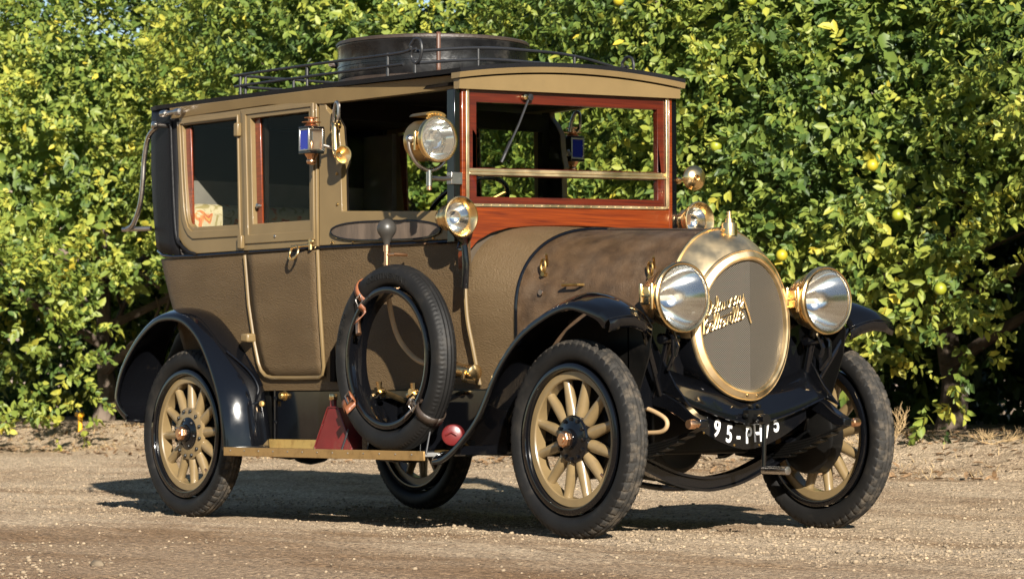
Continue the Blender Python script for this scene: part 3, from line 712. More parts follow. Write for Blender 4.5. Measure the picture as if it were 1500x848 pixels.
def step_and_window_bits():
    for s in (-1, 1):
        m = MB(); m.box((-2.735, min(s*.66, s*.75), .905), (-2.665, max(s*.66, s*.75), .950)); m.build('door_stop', M['olive'], car, bevel=.01)
    ROLL[0] = True
    for s in (-1, 1):
        MB().plate([(-3.33, 1.52), (-2.79, 1.515), (-2.79, 2.06), (-3.34, 2.06)], pf(s, -.022), pf(s, -.026)).build('quarter_window', M['glass'], car)
        MB().box((-3.325, s*.698-.006, 1.50), (-3.275, s*.698+.006, 2.05), rot=(0, R(-3.0), 0)).build('window_garnish', M['wood'], car, bevel=.003)
        # landau iron
        b = MB(); y = s*.775
        b.tube(spline([(-3.50, y, 2.075), (-3.60, y, 2.02), (-3.645, y, 1.90), (-3.66, y, 1.78), (-3.69, y, 1.66), (-3.76, y, 1.56), (-3.83, y, 1.535)], 6), .0135, 10)
        b.tube([(-3.50, s*.70, 2.075), (-3.50, s*.80, 2.075)], .014, 10); b.lathe([(.001, .03), (.02, .024), (.022, .01), (.016, 0)], (-3.50, s*.785, 2.075), (0, s, 0), 14)
        b.lathe([(.001, .035), (.016, .03), (.018, .015), (.012, 0)], (-3.54, y, 2.075), (1, 0, 0), 12)
        b.tube([(-3.70, s*.70, 1.535), (-3.83, y, 1.535), (-3.85, s*.79, 1.535)], .013, 10)
        b.build('landau_iron', M['nickel'], car)
        c = MB(); c.tube([(-3.44, s*.775, 2.13), (-3.30, s*.775, 2.135)], .012, 10)
        for x in (-3.44, -3.30): c.lathe([(.001, -.028), (.018, -.024), (.02, 0), (.018, .024), (.001, .028)], (x, s*.775, 2.132), (1, 0, 0), 12); c.tube([(x, s*.72, 2.132), (x, s*.775, 2.132)], .009, 8)
        c.build('hood_catch', M['nickel'], car)
    ROLL[0] = False
step_and_window_bits()
def interior():
    m = MB()
    for s in (-1, 1): m.box((-3.42, min(s*.63, s*.685), 1.12), (-2.0, max(s*.63, s*.685), 1.49))
    m.box((-3.66, -.64, 1.40), (-3.62, .64, 1.80)); MB().box((-3.655, -.64, 1.80), (-3.615, .64, 2.09)).build('lining_painted_shade', M['interior'], car)  # upper rear wall: cabin shadow put into a darker lining colour
    for s in (-1, 1): m.box((-3.64, min(s*.655, s*.69), 1.40), (-3.36, max(s*.655, s*.69), 2.09))
    m.build('interior_lining', M['lining'], car)
    d = MB()
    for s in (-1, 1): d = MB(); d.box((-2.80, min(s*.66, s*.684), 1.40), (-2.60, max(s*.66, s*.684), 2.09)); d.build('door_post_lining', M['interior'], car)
    st = MB(); st.box((-3.45, -.60, .95), (-3.02, .60, 1.14)); st.box((-3.60, -.61, 1.25), (-3.40, .61, 1.66)); 
    for s in (-1, 1): st.box((-3.42, min(s*.44, s*.62), 1.1), (-3.05, max(s*.44, s*.62), 1.40))
    st.build('rear_seat', M['floral'], car, bevel=.05)
    p = MB(); p.box((-2.02, -.68, .70), (-1.98, .68, 1.50)); p.box((-2.02, -.68, 2.0), (-1.98, .68, 2.09))
    for y in (-.69, .635): p.box((-2.02, y, 1.5), (-1.98, y+.05, 2.0))
    pp = p.build('partition', M['interior'], car)
    MB().box((-2.002, -.64, 1.49), (-1.998, .64, 2.01)).build('partition_glass', M['glass'], pp)
    f = MB(); f.box((-1.96, -.58, .85), (-1.40, .58, 1.08)); f.box((-1.97, -.58, 1.05), (-1.82, .58, 1.46)); f.build('front_seat', M['seatleather'], car, bevel=.05)
    d = MB(); d.box((-1.05, -.60, 1.12), (-1.0, .60, 1.45)); d.build('dashboard', M['brush'], car)
    # steering wheel with a raked column
    ax = Vector((.62, 0, -.78)).normalized(); c = Vector((-1.42, -.27, 1.555)); u = Vector((0, 1, 0)); v = ax.cross(u)
    w_ = MB(); w_.tube([c+(u*math.cos(a)+v*math.sin(a))*.205 for a in [2*PI*k/40 for k in range(40)]], .0125, 10, closed=True)
    sw = w_.build('steering_wheel', M['black'], car)
    sp = MB()
    for k in range(4):
        a = k*PI/2+.6; sp.tube([c+ax*.03, c+(u*math.cos(a)+v*math.sin(a))*.205], .009, 8)
    sp.tube([c-ax*.01, c+ax*.75], .02, 12); sp.build('steering_column', M['brassdull'], sw)
interior()
# ---- windscreen
def windscreen():
    ROLL[0] = True
    bar = MB(); parts = []
    for s in (-1, 1):
        def bx(m, y0, y1, x0, x1, z0, z1): m.box((x0, min(s*y0, s*y1), z0), (x1, max(s*y0, s*y1), z1))
        blk = MB(); wd = MB(); br = MB(); parts.append((blk, wd, br))
        bx(blk, .6525, .688, -1.035, -.975, 1.345, 2.064)
        bx(wd, .628, .650, -1.02, -.965, 1.40, 2.064)
        bx(br, .609, .6265, -1.01, -.962, 1.515, 2.062)
    us = MB(); ls = MB(); sq = lambda a, z0, z1: [(-a, z0), (a, z0), (a, z1), (-a, z1)]; F = lambda q: (lambda y, z: (q, y, z))
    us.ring_plate(sq(.606, 1.693, 2.061), sq(.560, 1.696, 2.005), F(-.972), F(-1.005)); ls.ring_plate(sq(.606, 1.527, 1.660), sq(.560, 1.559, 1.657), F(-.972), F(-1.005))
    bar.box((-1.01, -.608, 1.661), (-.964, .608, 1.674)); bar.box((-1.006, -.608, 1.676), (-.972, .608, 1.692))
    pnl = MB()
    arch = [(-.645, 1.22), (-.632, 1.262), (-.616, 1.284), (-.596, 1.314), (-.555, 1.352), (-.474, 1.390), (-.373, 1.413), (-.229, 1.423), (0, 1.426)]
    lp = arch+[(-y, z) for y, z in arch[:-1]][::-1]+[(.65, 1.24), (.65, 1.511), (-.65, 1.511), (-.65, 1.24)]
    pnl.plate(lp, lambda y, z: (-.968, y, z), lambda y, z: (-1.0, y, z))
    ws = pnl.build('windscreen_panel', M['wood'], car, bevel=.003)
    fr = us.build('windscreen', M['wood_dim_reflection'], car, bevel=.004); ls.build('lower_sash', M['wood_dim_reflection'], fr, bevel=.004)
    for a_, b_, c_ in parts:
        po = a_.build('windscreen_post', M['black'], car, bevel=.004); b_.build('post_facing', M['wood'], po, bevel=.004); c_.build('hinge_strip', M['shell'], po, bevel=.002)
    bar.build('sash_rail', M['shell'], fr, bevel=.002)
    h = MB(); h.box((-1.0, -.605, 1.513), (-.960, .605, 1.5255))
    for k in range(24): h.lathe([(.0005, .003), (.0035, .002), (.0045, 0)], (-.960, -.58+k*.0505, 1.519), (1, 0, 0), 8)
    h.build('piano_hinge', M['shell'], ws)
    g = MB(); g.box((-.990, -.565, 1.69), (-.986, .565, 2.01)); g.build('upper_pane', M['glass'], fr); g = MB(); g.box((-.990, -.565, 1.555), (-.986, .565, 1.665)); g.build('lower_pane', M['glass'], fr)
    wp = MB(); wp.tube([(-.955, -.257, 2.036), (-.945, -.33, 1.90), (-.957, -.425, 1.725)], [.006, .006, .005], 8); wp.tube([(-.957, -.37, 1.822), (-.957, -.425, 1.722)], .0085, 8)
    wp.lathe([(.001, .03), (.016, .028), (.018, .012), (.02, 0)], (-.972, -.255, 2.036), (1, 0, 0), 14); wp.build('wiper', M['iron'], car)
    k = MB(); k.lathe([(.001, .03), (.013, .026), (.015, .01), (.01, 0)], (-.972, -.285, 2.036), (1, 0, 0), 12); k.build('wiper_knob', M['brass'], car)
    ROLL[0] = False
windscreen()
# ---- scuttle, bonnet, radiator
def section(x, a, top, zc, n, zb, inset=0.0, k=40):
    pts = [(x, -(a-inset), zb), (x, -(a-inset*.5), (zb+zc)/2)]
    for i in range(k+1):
        t = PI*i/k; c, s_ = math.cos(t), math.sin(t)
        pts.append((x, -a*math.copysign(abs(c)**(2/n), c), zc+(top-zc)*abs(s_)**(2/n)))
    return pts+[(x, a-inset*.5, (zb+zc)/2), (x, a-inset, zb)]
def front_body():
    sc = [section(-.975, .622, 1.437, 1.0, 3.3, .66, .05), section(-.93, .614, 1.435, 1.0, 3.2, .66, .05), section(-.82, .588, 1.425, 1.0, 2.8, .66, .03), section(-.69, .548, 1.412, 1.0, 2.4, .66, 0)]
    MB().grid(sc).build('scuttle', M['fabric'], car)
    xs = [-.688, -.5, -.3, -.1, .05, .125]; rows = []
    for x in xs:
        t = (x+.688)/.813
        rows.append(section(x, .543+(.322-.543)*t+.02*math.sin(PI*t), 1.409+(1.369-1.409)*t, 1.0-.05*t, 2.4-.2*t, .66, 0))
    bn = MB().grid(rows).build('bonnet', M['bonnet'], car)
    b = MB(); r_ = section(-.69, .550, 1.4145, 1.0, 2.4, .66, 0); b.tube(r_, .008, 8); b.build('bonnet_bead', M['black'], bn)
    hb = MB(); hb.tube([(-.69, .0, 1.414), (.12, 0, 1.373)], .006, 8); 
    hb.tube([(-.60, -.06, 1.409), (.12, -.035, 1.370)], .003, 6); hb.build('bonnet_hinge', M['darkstrap'], bn)
    # bonnet fasteners
    for (x, y, z) in [(-.555, -.478, 1.215), (.02, -.322, 1.185)]:
        c = MB(); n_ = Vector((.25, -.9, .35)).normalized(); o = Vector((x, y, z))
        pts = [o+n_*.022+Vector((.016*math.cos(a), 0, .030*math.sin(a))) for a in [2*PI*k/18 for k in range(18)]]
        c.tube(pts, .006, 8, closed=True); c.tube([o-n_*.015+Vector((0, 0, .02)), o+n_*.03+Vector((.03, 0, .05))], .006, 8); c.tube([o-n_*.01+Vector((0, 0, -.03)), o+n_*.03+Vector((0, 0, -.04))], .011, 8)
        c.build('bonnet_catch', M['brassdull'], bn)
    c = MB(); c.tube([(-.395, -.482, 1.13), (-.395, -.51, 1.13), (-.315, -.485, 1.13), (-.315, -.45, 1.13)], .007, 8); c.build('bonnet_grip', M['brassdull'], bn)
    c = MB(); c.lathe([(.001, .004), (.013, .004), (.015, 0)], (-.545, -.517, 1.10), (.2, -1, .15), 12); c.build('bonnet_rivet', M['copper'], bn)
    # radiator shell and ring
    def loop(x, a, zc, hu, hl, n, vee=0, k=72):
        L_ = []
        for i in range(k):
            t = 2*PI*i/k; c, s_ = math.cos(t), math.sin(t)
            y = a*math.copysign(abs(c)**(2/n), c); z = zc+(hu if s_ > 0 else hl)*math.copysign(abs(s_)**(2/n), s_)
            L_.append((x+vee*(1-abs(y)/.30), y, z))
        return L_
    lps = [loop(.118, .326, .95, .426, .33, 2.2), loop(.150, .326, .95, .418, .33, 2.15), loop(.185, .318, .945, .400, .335, 2.1, .02), loop(.225, .304, .938, .368, .335, 2.05, .045), loop(.240, .293, .935, .340, .334, 2, .06)]
    cut = lambda L_, a, b: [L_[i % 72] for i in range(a, b+1)]
    rad = MB().grid([cut(L_, -2, 38) for L_ in lps]).build('radiator_shell', M['shell'], car)
    MB().grid([cut(L_, 38, 70) for L_ in lps]).build('radiator_skirt', M['black'], rad)
    bd = MB(); bd.tube(cut(loop(.122, .328, .95, .428, .33, 2.2), -2, 38), .0075, 8); bd.build('shell_bead', M['brass'], rad)
    rg = [(1.0, .236), (1.004, .250), (.992, .256), (.985, .252), (.972, .258), (.905, .268), (.893, .262), (.880, .268), (.866, .266), (.858, .258), (.852, .236)]
    MB().grid([loop(x, .294*q, .936, .341*q, .336*q, 2, .062) for q, x in rg], closev=True).build('radiator_ring', M['shell'], rad, angle=25)
    gr = MB()
    for i in range(2):
        s = -1 if i == 0 else 1; rows = []
        for k in range(25):
            t = -PI/2+PI*k/24; z = .936+(.290)*math.sin(t); y1 = s*.252*math.cos(t)
            rows.append([(.246+.064*(1-abs(y1*q/6)/.30), y1*q/6, z) for q in range(7)])
        gr.grid(rows)
    g = gr.build('radiator_grille', M['grille'], rad, angle=8)
    rv = MB()
    for y in (-.028, .028): rv.lathe([(.0005, .008), (.006, .006), (.008, 0)], (.318, y, .626), (1, 0, 0), 10)
    rv.build('ring_rivet', M['brass'], rad)
    # the maker's script on the near half of the grille
    tm = MB(); e1 = Vector((.064/.30, 1, 0)).normalized(); nrm = Vector((1, -.064/.30, 0)).normalized()
    up0 = Vector((0, 0, 1)); al = R(19); ex = e1*math.cos(al)+up0*math.sin(al); ey = up0*math.cos(al)-e1*math.sin(al)
    SCRIPT = {'e': (.72, [[(0,.4),(.5,.5),(.6,.8),(.3,1),(.05,.6),(.15,.1),(.45,0),(.75,.3)]]), 'l': (.48, [[(0,.3),(.35,1.2),(.3,1.9),(.12,1.7),(.1,.5),(.25,0),(.5,.3)]]),
     'a': (.90, [[(.6,.9),(.3,1),(.02,.6),(.1,.1),(.35,.05),(.6,.6),(.62,.95),(.6,.2),(.75,0),(.95,.3)]]), 'u': (.88, [[(0,.9),(.05,.2),(.25,0),(.5,.3),(.58,.95),(.58,.2),(.72,0),(.9,.3)]]),
     'n': (.86, [[(0,.9),(.05,0),(.1,.5),(.35,.95),(.52,.8),(.54,.2),(.68,0),(.88,.3)]]), 'y': (.75, [[(0,.9),(.08,.3),(.3,.1),(.52,.5),(.6,.95),(.5,-.4),(.25,-.8),(.08,-.5),(.45,-.05)]]),
     'v': (.74, [[(0,.9),(.2,0),(.5,.7),(.55,.95),(.75,.85)]]), 'i': (.46, [[(0,.3),(.15,.95),(.15,.2),(.3,0),(.5,.3)], [(.16,1.3),(.2,1.38)]]),
     'D': (1.15, [[(.35,1.9),(.25,.05)], [(-.05,.1),(.6,-.05),(1.1,.6),(1.0,1.6),(.4,1.98),(-.15,1.7)]]), 'B': (1.05, [[(.35,1.85),(.2,-.05)], [(-.05,1.6),(.5,1.98),(.85,1.6),(.35,1.0),(.95,.6),(.6,-.05),(0,.15)]])}
    def put(txt, xh, y0, z0, wid):
        adv = sum(SCRIPT[c][0] for c in txt); k = wid/adv; o = Vector((.246+.064*(1-abs(y0)/.30), y0, z0))+nrm*.012; cx = 0
        for c in txt:
            for st in SCRIPT[c][1]:
                tm.tube([o+ex*((cx+q.x)*k+q.y*xh*.30)+ey*q.y*xh for q in spline([(a, b_, 0) for a, b_ in st], 4)], 0.0029 if c.islower() else .0038, 6)
            cx += SCRIPT[c][0]
    put('Delaunay', .034, -.232, .976, .215); put('Belleville', .034, -.246, .895, .225)
    o = Vector((.246+.064*(1-.215/.30), -.215, .952))+nrm*.012; q0 = o+ex*.205; tm.tube([o, q0], .0028, 6); tm.tube([q0+ey*.05, q0], .0045, 6); tm.tube([q0, q0-ey*.075], .0045, 6)
    tm.build('radiator_script', M['brass'], rad, smooth=False)
    cp = MB(); cp.lathe([(.001, .118), (.010, .116), (.011, .085), (.018, .083), (.019, .066), (.034, .064), (.036, .058), (.036, .006), (.042, 0), (.042, -.02)], (.175, 0, 1.338), (0, 0, 1), 28)
    for s in (-1, 1): cp.tube([(.175, s*.034, 1.37), (.175, s*.047, 1.37)], .008, 8)
    cp.build('filler_cap', M['brass'], rad)
front_body()

# ---- wings (mudguards)
def wing(name, path, s, lipd, crown=.020):
    # path: (x, z_outer, y_outer, x_inner, z_inner, y_inner)
    P = [spline([(a[0], a[2], a[1]) for a in path], 6), spline([(a[3], a[5], a[4]) for a in path], 6)]
    n = len(P[0]); rows = []
    for i in range(n):
        o, q = P[0][i], P[1][i]; t0 = P[0][max(i-1, 0)]; t1 = P[0][min(i+1, n-1)]; tg = (t1-t0).normalized(); nr = Vector((-tg.z, 0, tg.x))
        L_ = lipd(i/(n-1)); row = [o-nr*L_+Vector((0, .012, 0)), o-nr*L_+Vector((0, -.004, 0)), o-nr*L_*.4+Vector((0, -.006, 0))]
        for k in range(9):
            t = k/8; row.append(o.lerp(q, t)+nr*(crown*math.sin(PI*t)))
        rows.append([(p.x, s*-p.y if s > 0 else p.y, p.z) for p in row])
    return MB().grid(rows).build(name, M['black'], car, solid=.006, angle=50)
def front_wing(s):
    path = [(-.90, .340, -.875, -.98, .345, -.62), (-.82, .352, -.875, -.88, .36, -.62), (-.70, .42, -.875, -.76, .44, -.61), (-.559, .545, -.873, -.60, .57, -.60), (-.421, .749, -.87, -.44, .77, -.60), (-.255, .899, -.87, -.27, .925, -.60),
            (-.06, .991, -.87, -.06, 1.025, -.60), (.075, 1.026, -.87, .05, 1.056, -.60), (.17, 1.020, -.868, .14, 1.044, -.60), (.25, 1.004, -.864, .22, 1.014, -.60), (.31, .983, -.858, .285, .976, -.60), (.348, .953, -.852, .325, .930, -.60)]
    w_ = wing('front_wing', path, s, lambda t: .026+.022*max(0, (t-.7)/.3), .036)
    y = lambda v: s*v
    f = MB()                                     # turned-down front lip
    a = [(.349, .852, .951), (.354, .79, .969), (.351, .72, .972), (.343, .66, .957), (.327, .60, .928)]
    f.grid([[(x-.003, y(yy), z+.004), (x+.008, y(yy), z-.010), (x+.006, y(yy), z-.030), (x-.002, y(yy), z-.052)] for x, yy, z in a]); f.build('wing_lip', M['black'], w_, solid=.006)
    ap = MB(); top = [(-.60, .565), (-.44, .765), (-.27, .92), (-.06, 1.02), (.05, 1.046), (.14, 1.034), (.22, 1.004), (.285, .966), (.32, .925)]
    lp = top+[(.30, .80), (.22, .62), (-.62, .52)]
    ap.plate(lp, lambda x, z: (x, y(.585), z), lambda x, z: (x, y(.579), z)); ap.build('splash_apron', M['chassis'], w_)
    sr = MB(); sr.box((-.74, min(y(.57), y(.86)), .36), (-.70, max(y(.57), y(.86)), .40)); sr.build('wing_bracket', M['black'], w_)
    for q in ([(-.45, y(.60), .72), (-.15, y(.45), .64)], [(.30, y(.62), .93), (.22, y(.45), .63)]): MB().tube(q, .013, 8).build('wing_stay', M['black'], w_)
    for x, z in ((-.80, .372), (-.62, .475)):
        pass
    return w_
def rear_wing(s):
    path = [(-3.66, .505, -.875, -3.60, .51, -.63), (-3.74, .56, -.88, -3.70, .56, -.63), (-3.768, .64, -.88, -3.73, .64, -.63), (-3.70, .79, -.88, -3.67, .80, -.64), (-3.55, .935, -.88, -3.55, .96, -.655), (-3.38, 1.03, -.88, -3.40, 1.06, -.67), (-3.24, 1.056, -.88, -3.25, 1.088, -.68),
            (-3.078, 1.038, -.88, -3.052, 1.048, -.68), (-2.93, .955, -.88, -2.887, .94, -.68), (-2.82, .83, -.88, -2.724, .775, -.675), (-2.72, .655, -.88, -2.645, .68, -.67), (-2.675, .50, -.88, -2.60, .52, -.665), (-2.66, .358, -.88, -2.575, .365, -.66)]
    w_ = wing('rear_wing', path, s, lambda t: .028)
    y = lambda v: s*v
    a = MB(); lp = [(p[3], p[4]-.01) for p in path[1:]]+[(-2.6, .40), (-2.9, .70), (-3.5, .62)]
    a.plate([(p[3], p[4]-.006) for p in path[0:]]+[(-2.75, .40), (-3.0, .62), (-3.35, .62)], lambda x, z: (x, y(.634), z), lambda x, z: (x, y(.628), z)); a.build('splash_apron', M['chassis'], w_)
    e = MB(); e.tube([(-3.66, y(.878), .503), (-3.635, y(.80), .50), (-3.62, y(.70), .502), (-3.60, y(.63), .51)], .009, 8); e.build('wing_edge', M['black'], w_)
    b = MB(); b.tube([(p[3], y(abs(p[5])-.002+.006), p[4]+.004) for p in path[6:11]], .007, 8); b.build('wing_bead', M['black'], w_)
    for q in ([(-2.80, -.80, .86), (-2.70, -.73, .76), (-2.655, -.70, .665), (-2.668, -.74, .60), (-2.70, -.80, .55), (-2.705, -.865, .52)], [(-2.62, -.69, .61), (-2.665, -.78, .575), (-2.70, -.85, .555)]):
        c = MB(); c.tube(spline([(x+.018, y(-v), z) for x, v, z in q], 5), .007, 8); c.build('wing_crease', M['black'], w_)
    k = MB(); k.lathe([(.001, .02), (.014, .018), (.016, 0)], (-2.60, y(.70), .59), (.75, s*-.9 if s > 0 else -.9, .1), 12); k.build('wing_bolt', M['brassdull'], w_)
for s in (-1, 1): front_wing(s); rear_wing(s)
def running_board(s):
    y = lambda v: s*v
    def bx(m, x0, x1, y0, y1, z0, z1): m.box((x0, min(y(y0), y(y1)), z0), (x1, max(y(y0), y(y1)), z1))
    b = MB(); bx(b, -2.64, -.93, .66, .897, .348, .366); o = b.build('running_board', M['board'], car, bevel=.003)
    e = MB(); bx(e, -2.645, -.925, .897, .906, .330, .374); o2 = e.build('board_edge', M['edge'], o, bevel=.002)
    sc = MB()
    for k in range(13): sc.lathe([(.0005, .002), (.0045, .0015), (.005, 0)], (-2.58+k*.13, y(.906), .357), (0, s, 0), 8)
    sc.build('edge_screw', M['nickel'], o2)
    k = MB(); bx(k, -2.60, -1.93, .668, .674, .367, .412); k.build('kick_strip', M['satin'], o, bevel=.002)
    v = MB(); v.box((-2.56, min(y(.648), y(.656)), .36), (-.62, max(y(.648), y(.656)), .652)); vo = v.build('valance', M['black'], car)
    p = MB(); p.tube([(-2.545, y(.662), .37), (-2.545, y(.662), .66)], .006, 6)
    for z in (.39, .50, .62): p.lathe([(.0005, .01), (.007, .008), (.008, 0)], (-2.535, y(.66), z), (0, s, 0), 8)
    p.build('valance_bead', M['black'], vo)
    g = MB(); g.lathe([(.001, .03), (.016, .03), (.019, .024), (.019, .006), (.026, .004), (.026, 0)], (-2.46, y(.656), .632), (0, s, 0), 14); g.build('grease_cap', M['brassdull'], vo)
    g = MB(); g.tube([(-2.2, y(.60), .35), (-2.2, y(.80), .33), (-2.2, y(.89), .343)], .016, 8); g.tube([(-1.3, y(.60), .35), (-1.3, y(.80), .33), (-1.3, y(.89), .343)], .016, 8); g.build('board_bracket', M['chassis'], o)
for s in (-1, 1): running_board(s)
# ---- chassis
def chassis():
    for s in (-1, 1):
        y = lambda v: s*v
        m = MB(); m.box((-3.75, min(y(.38), y(.43)), .53), (.02, max(y(.38), y(.43)), .64)); rail = m.build('chassis_rail', M['chassis'], car)
        d = MB(); up = [(-.15, .66), (.02, .665), (.14, .66), (.25, .635), (.35, .595), (.43, .545), (.487, .52)]; lo = [(.487, .485), (.43, .485), (.34, .53), (.25, .565), (.14, .585), (.02, .59), (-.15, .59)]
        d.plate(up+lo, lambda x, z: (x, y(.405), z), lambda x, z: (x, y(.455), z)); dd = d.build('dumb_iron', M['black'], car, bevel=.006)
        t = MB(); t.plate([(.03, .665), (.03, .93), (.13, .925), (.22, .80), (.32, .67), (.42, .575), (.35, .60), (.25, .64), (.14, .665)], lambda x, z: (x, y(.452), z), lambda x, z: (x, y(.442), z)); t.build('front_gusset', M['black'], dd, bevel=.003)
        c = MB(); c.lathe([(.001, .07), (.019, .07), (.021, .064), (.021, .035), (.016, .03), (.016, 0)], (.47, y(.44), .502), (0, s, 0), 12); c.build('shackle_bolt', M['copper'], dd)
        sp = MB()
        for k in range(6):
            L_ = 1-.13*k; pts = []
            for q in range(13):
                u = -1+q/6; x = -.06+.53*u*L_; z = .398+.095*(u*L_)**2-.011*k
                pts.append((x, z))
            sp.plate(pts+[(x, z-.009) for x, z in pts[::-1]], lambda x, z: (x, y(.405), z), lambda x, z: (x, y(.455), z))
        sp.box((-.09, min(y(.395), y(.465)), .325), (-.03, max(y(.395), y(.465)), .425)); sp.tube([(-.59, y(.40), .495), (-.59, y(.46), .495)], .018, 10)
        sp.build('front_spring', M['chassis'], car)
        r = MB()
        for k in range(6):
            L_ = 1-.13*k; pts = [(-3.2+.62*(-1+q/6)*L_, .40+.10*((-1+q/6)*L_)**2-.012*k) for q in range(13)]
            r.plate(pts+[(x, z-.01) for x, z in pts[::-1]], lambda x, z: (x, y(.47), z), lambda x, z: (x, y(.53), z))
        r.build('rear_spring', M['chassis'], car)
        ap = MB(); ap.plate([(.27, 1.0), (.335, .95), (.585, .95), (.585, .58), (.40, .55), (.27, .60)], lambda a, z: (.165, y(a), z), lambda a, z: (.155, y(a), z)); ap.build('front_apron_wing', M['black'], car)
        br = MB(); br.tube([(-.12, y(.60), .44), (.02, y(.60), .47), (.04, y(.60), .52)], .012, 8); br.build('steering_arm', M['chassis'], car)
    a = MB(); pts = [(0, -.66, .435), (0, -.60, .425), (0, -.50, .375), (0, -.36, .315), (0, -.2, .255), (0, -.05, .228), (0, .05, .228), (0, .2, .255), (0, .36, .315), (0, .5, .375), (0, .60, .425), (0, .66, .435)]
    c = spline(pts, 4); rows = []
    for p in c:
        rows.append([(p.x+dx, p.y, p.z+dz) for dx, dz in ((-.030, -.034), (.030, -.034), (.030, -.022), (.010, -.018), (.010, .018), (.030, .022), (.030, .034), (-.030, .034), (-.030, .022), (-.010, .018), (-.010, -.018), (-.030, -.022))])
    a.grid(rows, closev=True).build('front_axle', M['black'], car, angle=30)
    MB().tube(spline([(-.22, -.62, .36), (-.22, -.45, .29), (-.22, -.2, .222), (-.22, .05, .20), (-.22, .3, .235), (-.22, .62, .36)], 5), .015, 10).build('track_rod', M['black'], car)
    e = MB(); e.box((-.75, -.30, .36), (-.02, .30, .66)); e.lathe([(.001, 0), (.16, .02), (.20, .2), (.18, .5), (.10, .62), (.001, .63)], (-.15, 0, .43), (-1, 0, 0), 20); e.box((-2.9, -.05, .40), (-.7, .05, .48)); e.box((-2.0, -.35, .40), (-1.2, .35, .62))
    e.box((-.70, -.585, .50), (-.52, .585, .66))
    e.build('engine_sump', M['chassis'], car, bevel=.02)
    r = MB(); r.tube([(-3.2, -.66, .435), (-3.2, .66, .435)], .05, 14); r.lathe([(.001, -.16), (.10, -.14), (.16, -.06), (.17, 0), (.16, .06), (.10, .14), (.001, .16)], (-3.2, 0, .43), (0, 1, 0), 20); r.build('rear_axle', M['chassis'], car)
    MB().tube(spline([(-.4, .33, .42), (-1.2, .36, .36), (-2.2, .34, .35), (-3.6, .32, .36)], 5), .03, 12).build('exhaust_pipe', M['chassis'], car)
    t = MB(); t.tube([(-3.75, -.45, .60), (-3.75, .45, .60)], .13, 20); t.build('petrol_tank', M['black'], car)
    MB().tube(spline([(.06, -.47, .575), (.16, -.475, .568), (.27, -.475, .53), (.29, -.475, .495), (.25, -.475, .468), (.14, -.475, .462), (.10, -.475, .462)], 6), .010, 10).build('greasing_hose', M['beige'], car)
    MB().lathe([(.001, .05), (.016, .05), (.018, .04), (.018, 0)], (.12, -.455, .466), (0, -1, 0), 12).build('spring_bolt', M['copper'], car)
    # apron under the radiator, with its curved lip
    ap = MB(); rows = []
    for k in range(25):
        y = -.44+.88*k/24; t = y/.44; lip = .500+.115*abs(t)**1.5
        top = .60+.085*abs(t)**2; rows.append([(.205+.02*(1-t*t), y, top+.07), (.25+.03*(1-t*t), y, top+.005), (.30, y, lip+.03), (.325, y, lip)])
    apo = ap.grid(rows).build('front_apron', M['black'], car, solid=.006)
    MB().tube([(.327, r_[3][1], r_[3][2]) for r_ in rows], .006, 8).build('apron_bead', M['black'], apo)
    hb = MB(); hb.box((.31, -.045, .505), (.345, .045, .56)); hb.lathe([(.001, .05), (.02, .05), (.022, 0)], (.33, 0, .522), (1, 0, 0), 12)
    for y, z in ((-.025, .575), (.02, .577), (-.052, .535), (-.045, .498), (.05, .515)): hb.lathe([(.0005, .02), (.009, .018), (.011, 0)], (.33, y, z), (1, 0, 0), 10)
    hb.build('crank_bracket', M['chassis'], apo)
    # number plate: black crescent, white figures along an arc
    n = MB(); up = [(-.36+.72*k/20, .50+.10*abs(-1+k/10)**1.6) for k in range(21)]; lo = [(-.36+.72*k/20, .385+.135*abs(-1+k/10)**1.7) for k in range(21)][::-1]
    n.plate(up+lo, lambda y, z: (.288, y, z), lambda y, z: (.280, y, z)); npo = n.build('number_plate', M['black'], car)
    tx = MB()
    for ch, y, z in (('9', -.183, .482), ('5', -.112, .456), ('-', -.056, .452), ('P', .007, .450), ('H', .060, .457), ('7', .117, .474), ('5', .170, .500)):
        vs, fs = text_mesh(ch, .105, 0, .0012, .0018)
        x0, x1 = min(v[0] for v in vs), max(v[0] for v in vs); y0, y1 = min(v[1] for v in vs), max(v[1] for v in vs)
        kx = .72 if ch != '-' else .7; a_ = math.atan(.9*y)*1.0; ca, sa = math.cos(a_), math.sin(a_)
        def mp(v):
            u = (v[0]-(x0+x1)/2)*kx; w2 = v[1]-.037
            return (.2905+v[2], y+u*ca-w2*sa, z+u*sa+w2*ca)
        tx.add([mp(v) for v in vs], fs)
    tx.build('plate_figures', M['white'], npo, smooth=False)
    rv = MB()
    for y, z in ((-.26, .462), (-.08, .405), (.07, .404)): rv.lathe([(.0005, .004), (.005, .003), (.006, 0)], (.288, y, z), (1, 0, 0), 8)
    rv.build('plate_rivet', M['brassdull'], npo)
    k = MB(); k.tube([(.33, -.0, .522), (.455, -.055, .520)], .015, 10); k.lathe([(.001, .02), (.024, .02), (.026, 0), (.024, -.02), (.001, -.02)], (.455, -.055, .520), (1, 0, 0), 14); k.tube([(.46, -.055, .52), (.462, -.065, .297)], [.012, .010], 10)
    ko = k.build('starting_crank', M['black'], car); h = MB(); h.tube([(.462, -.065, .297), (.62, -.065, .297)], [.017, .0185], 14); h.lathe([(.008, .001), (.0185, 0)], (.62, -.065, .297), (1, 0, 0), 14)
    h.build('crank_handle', M['nickel'], ko)
chassis()
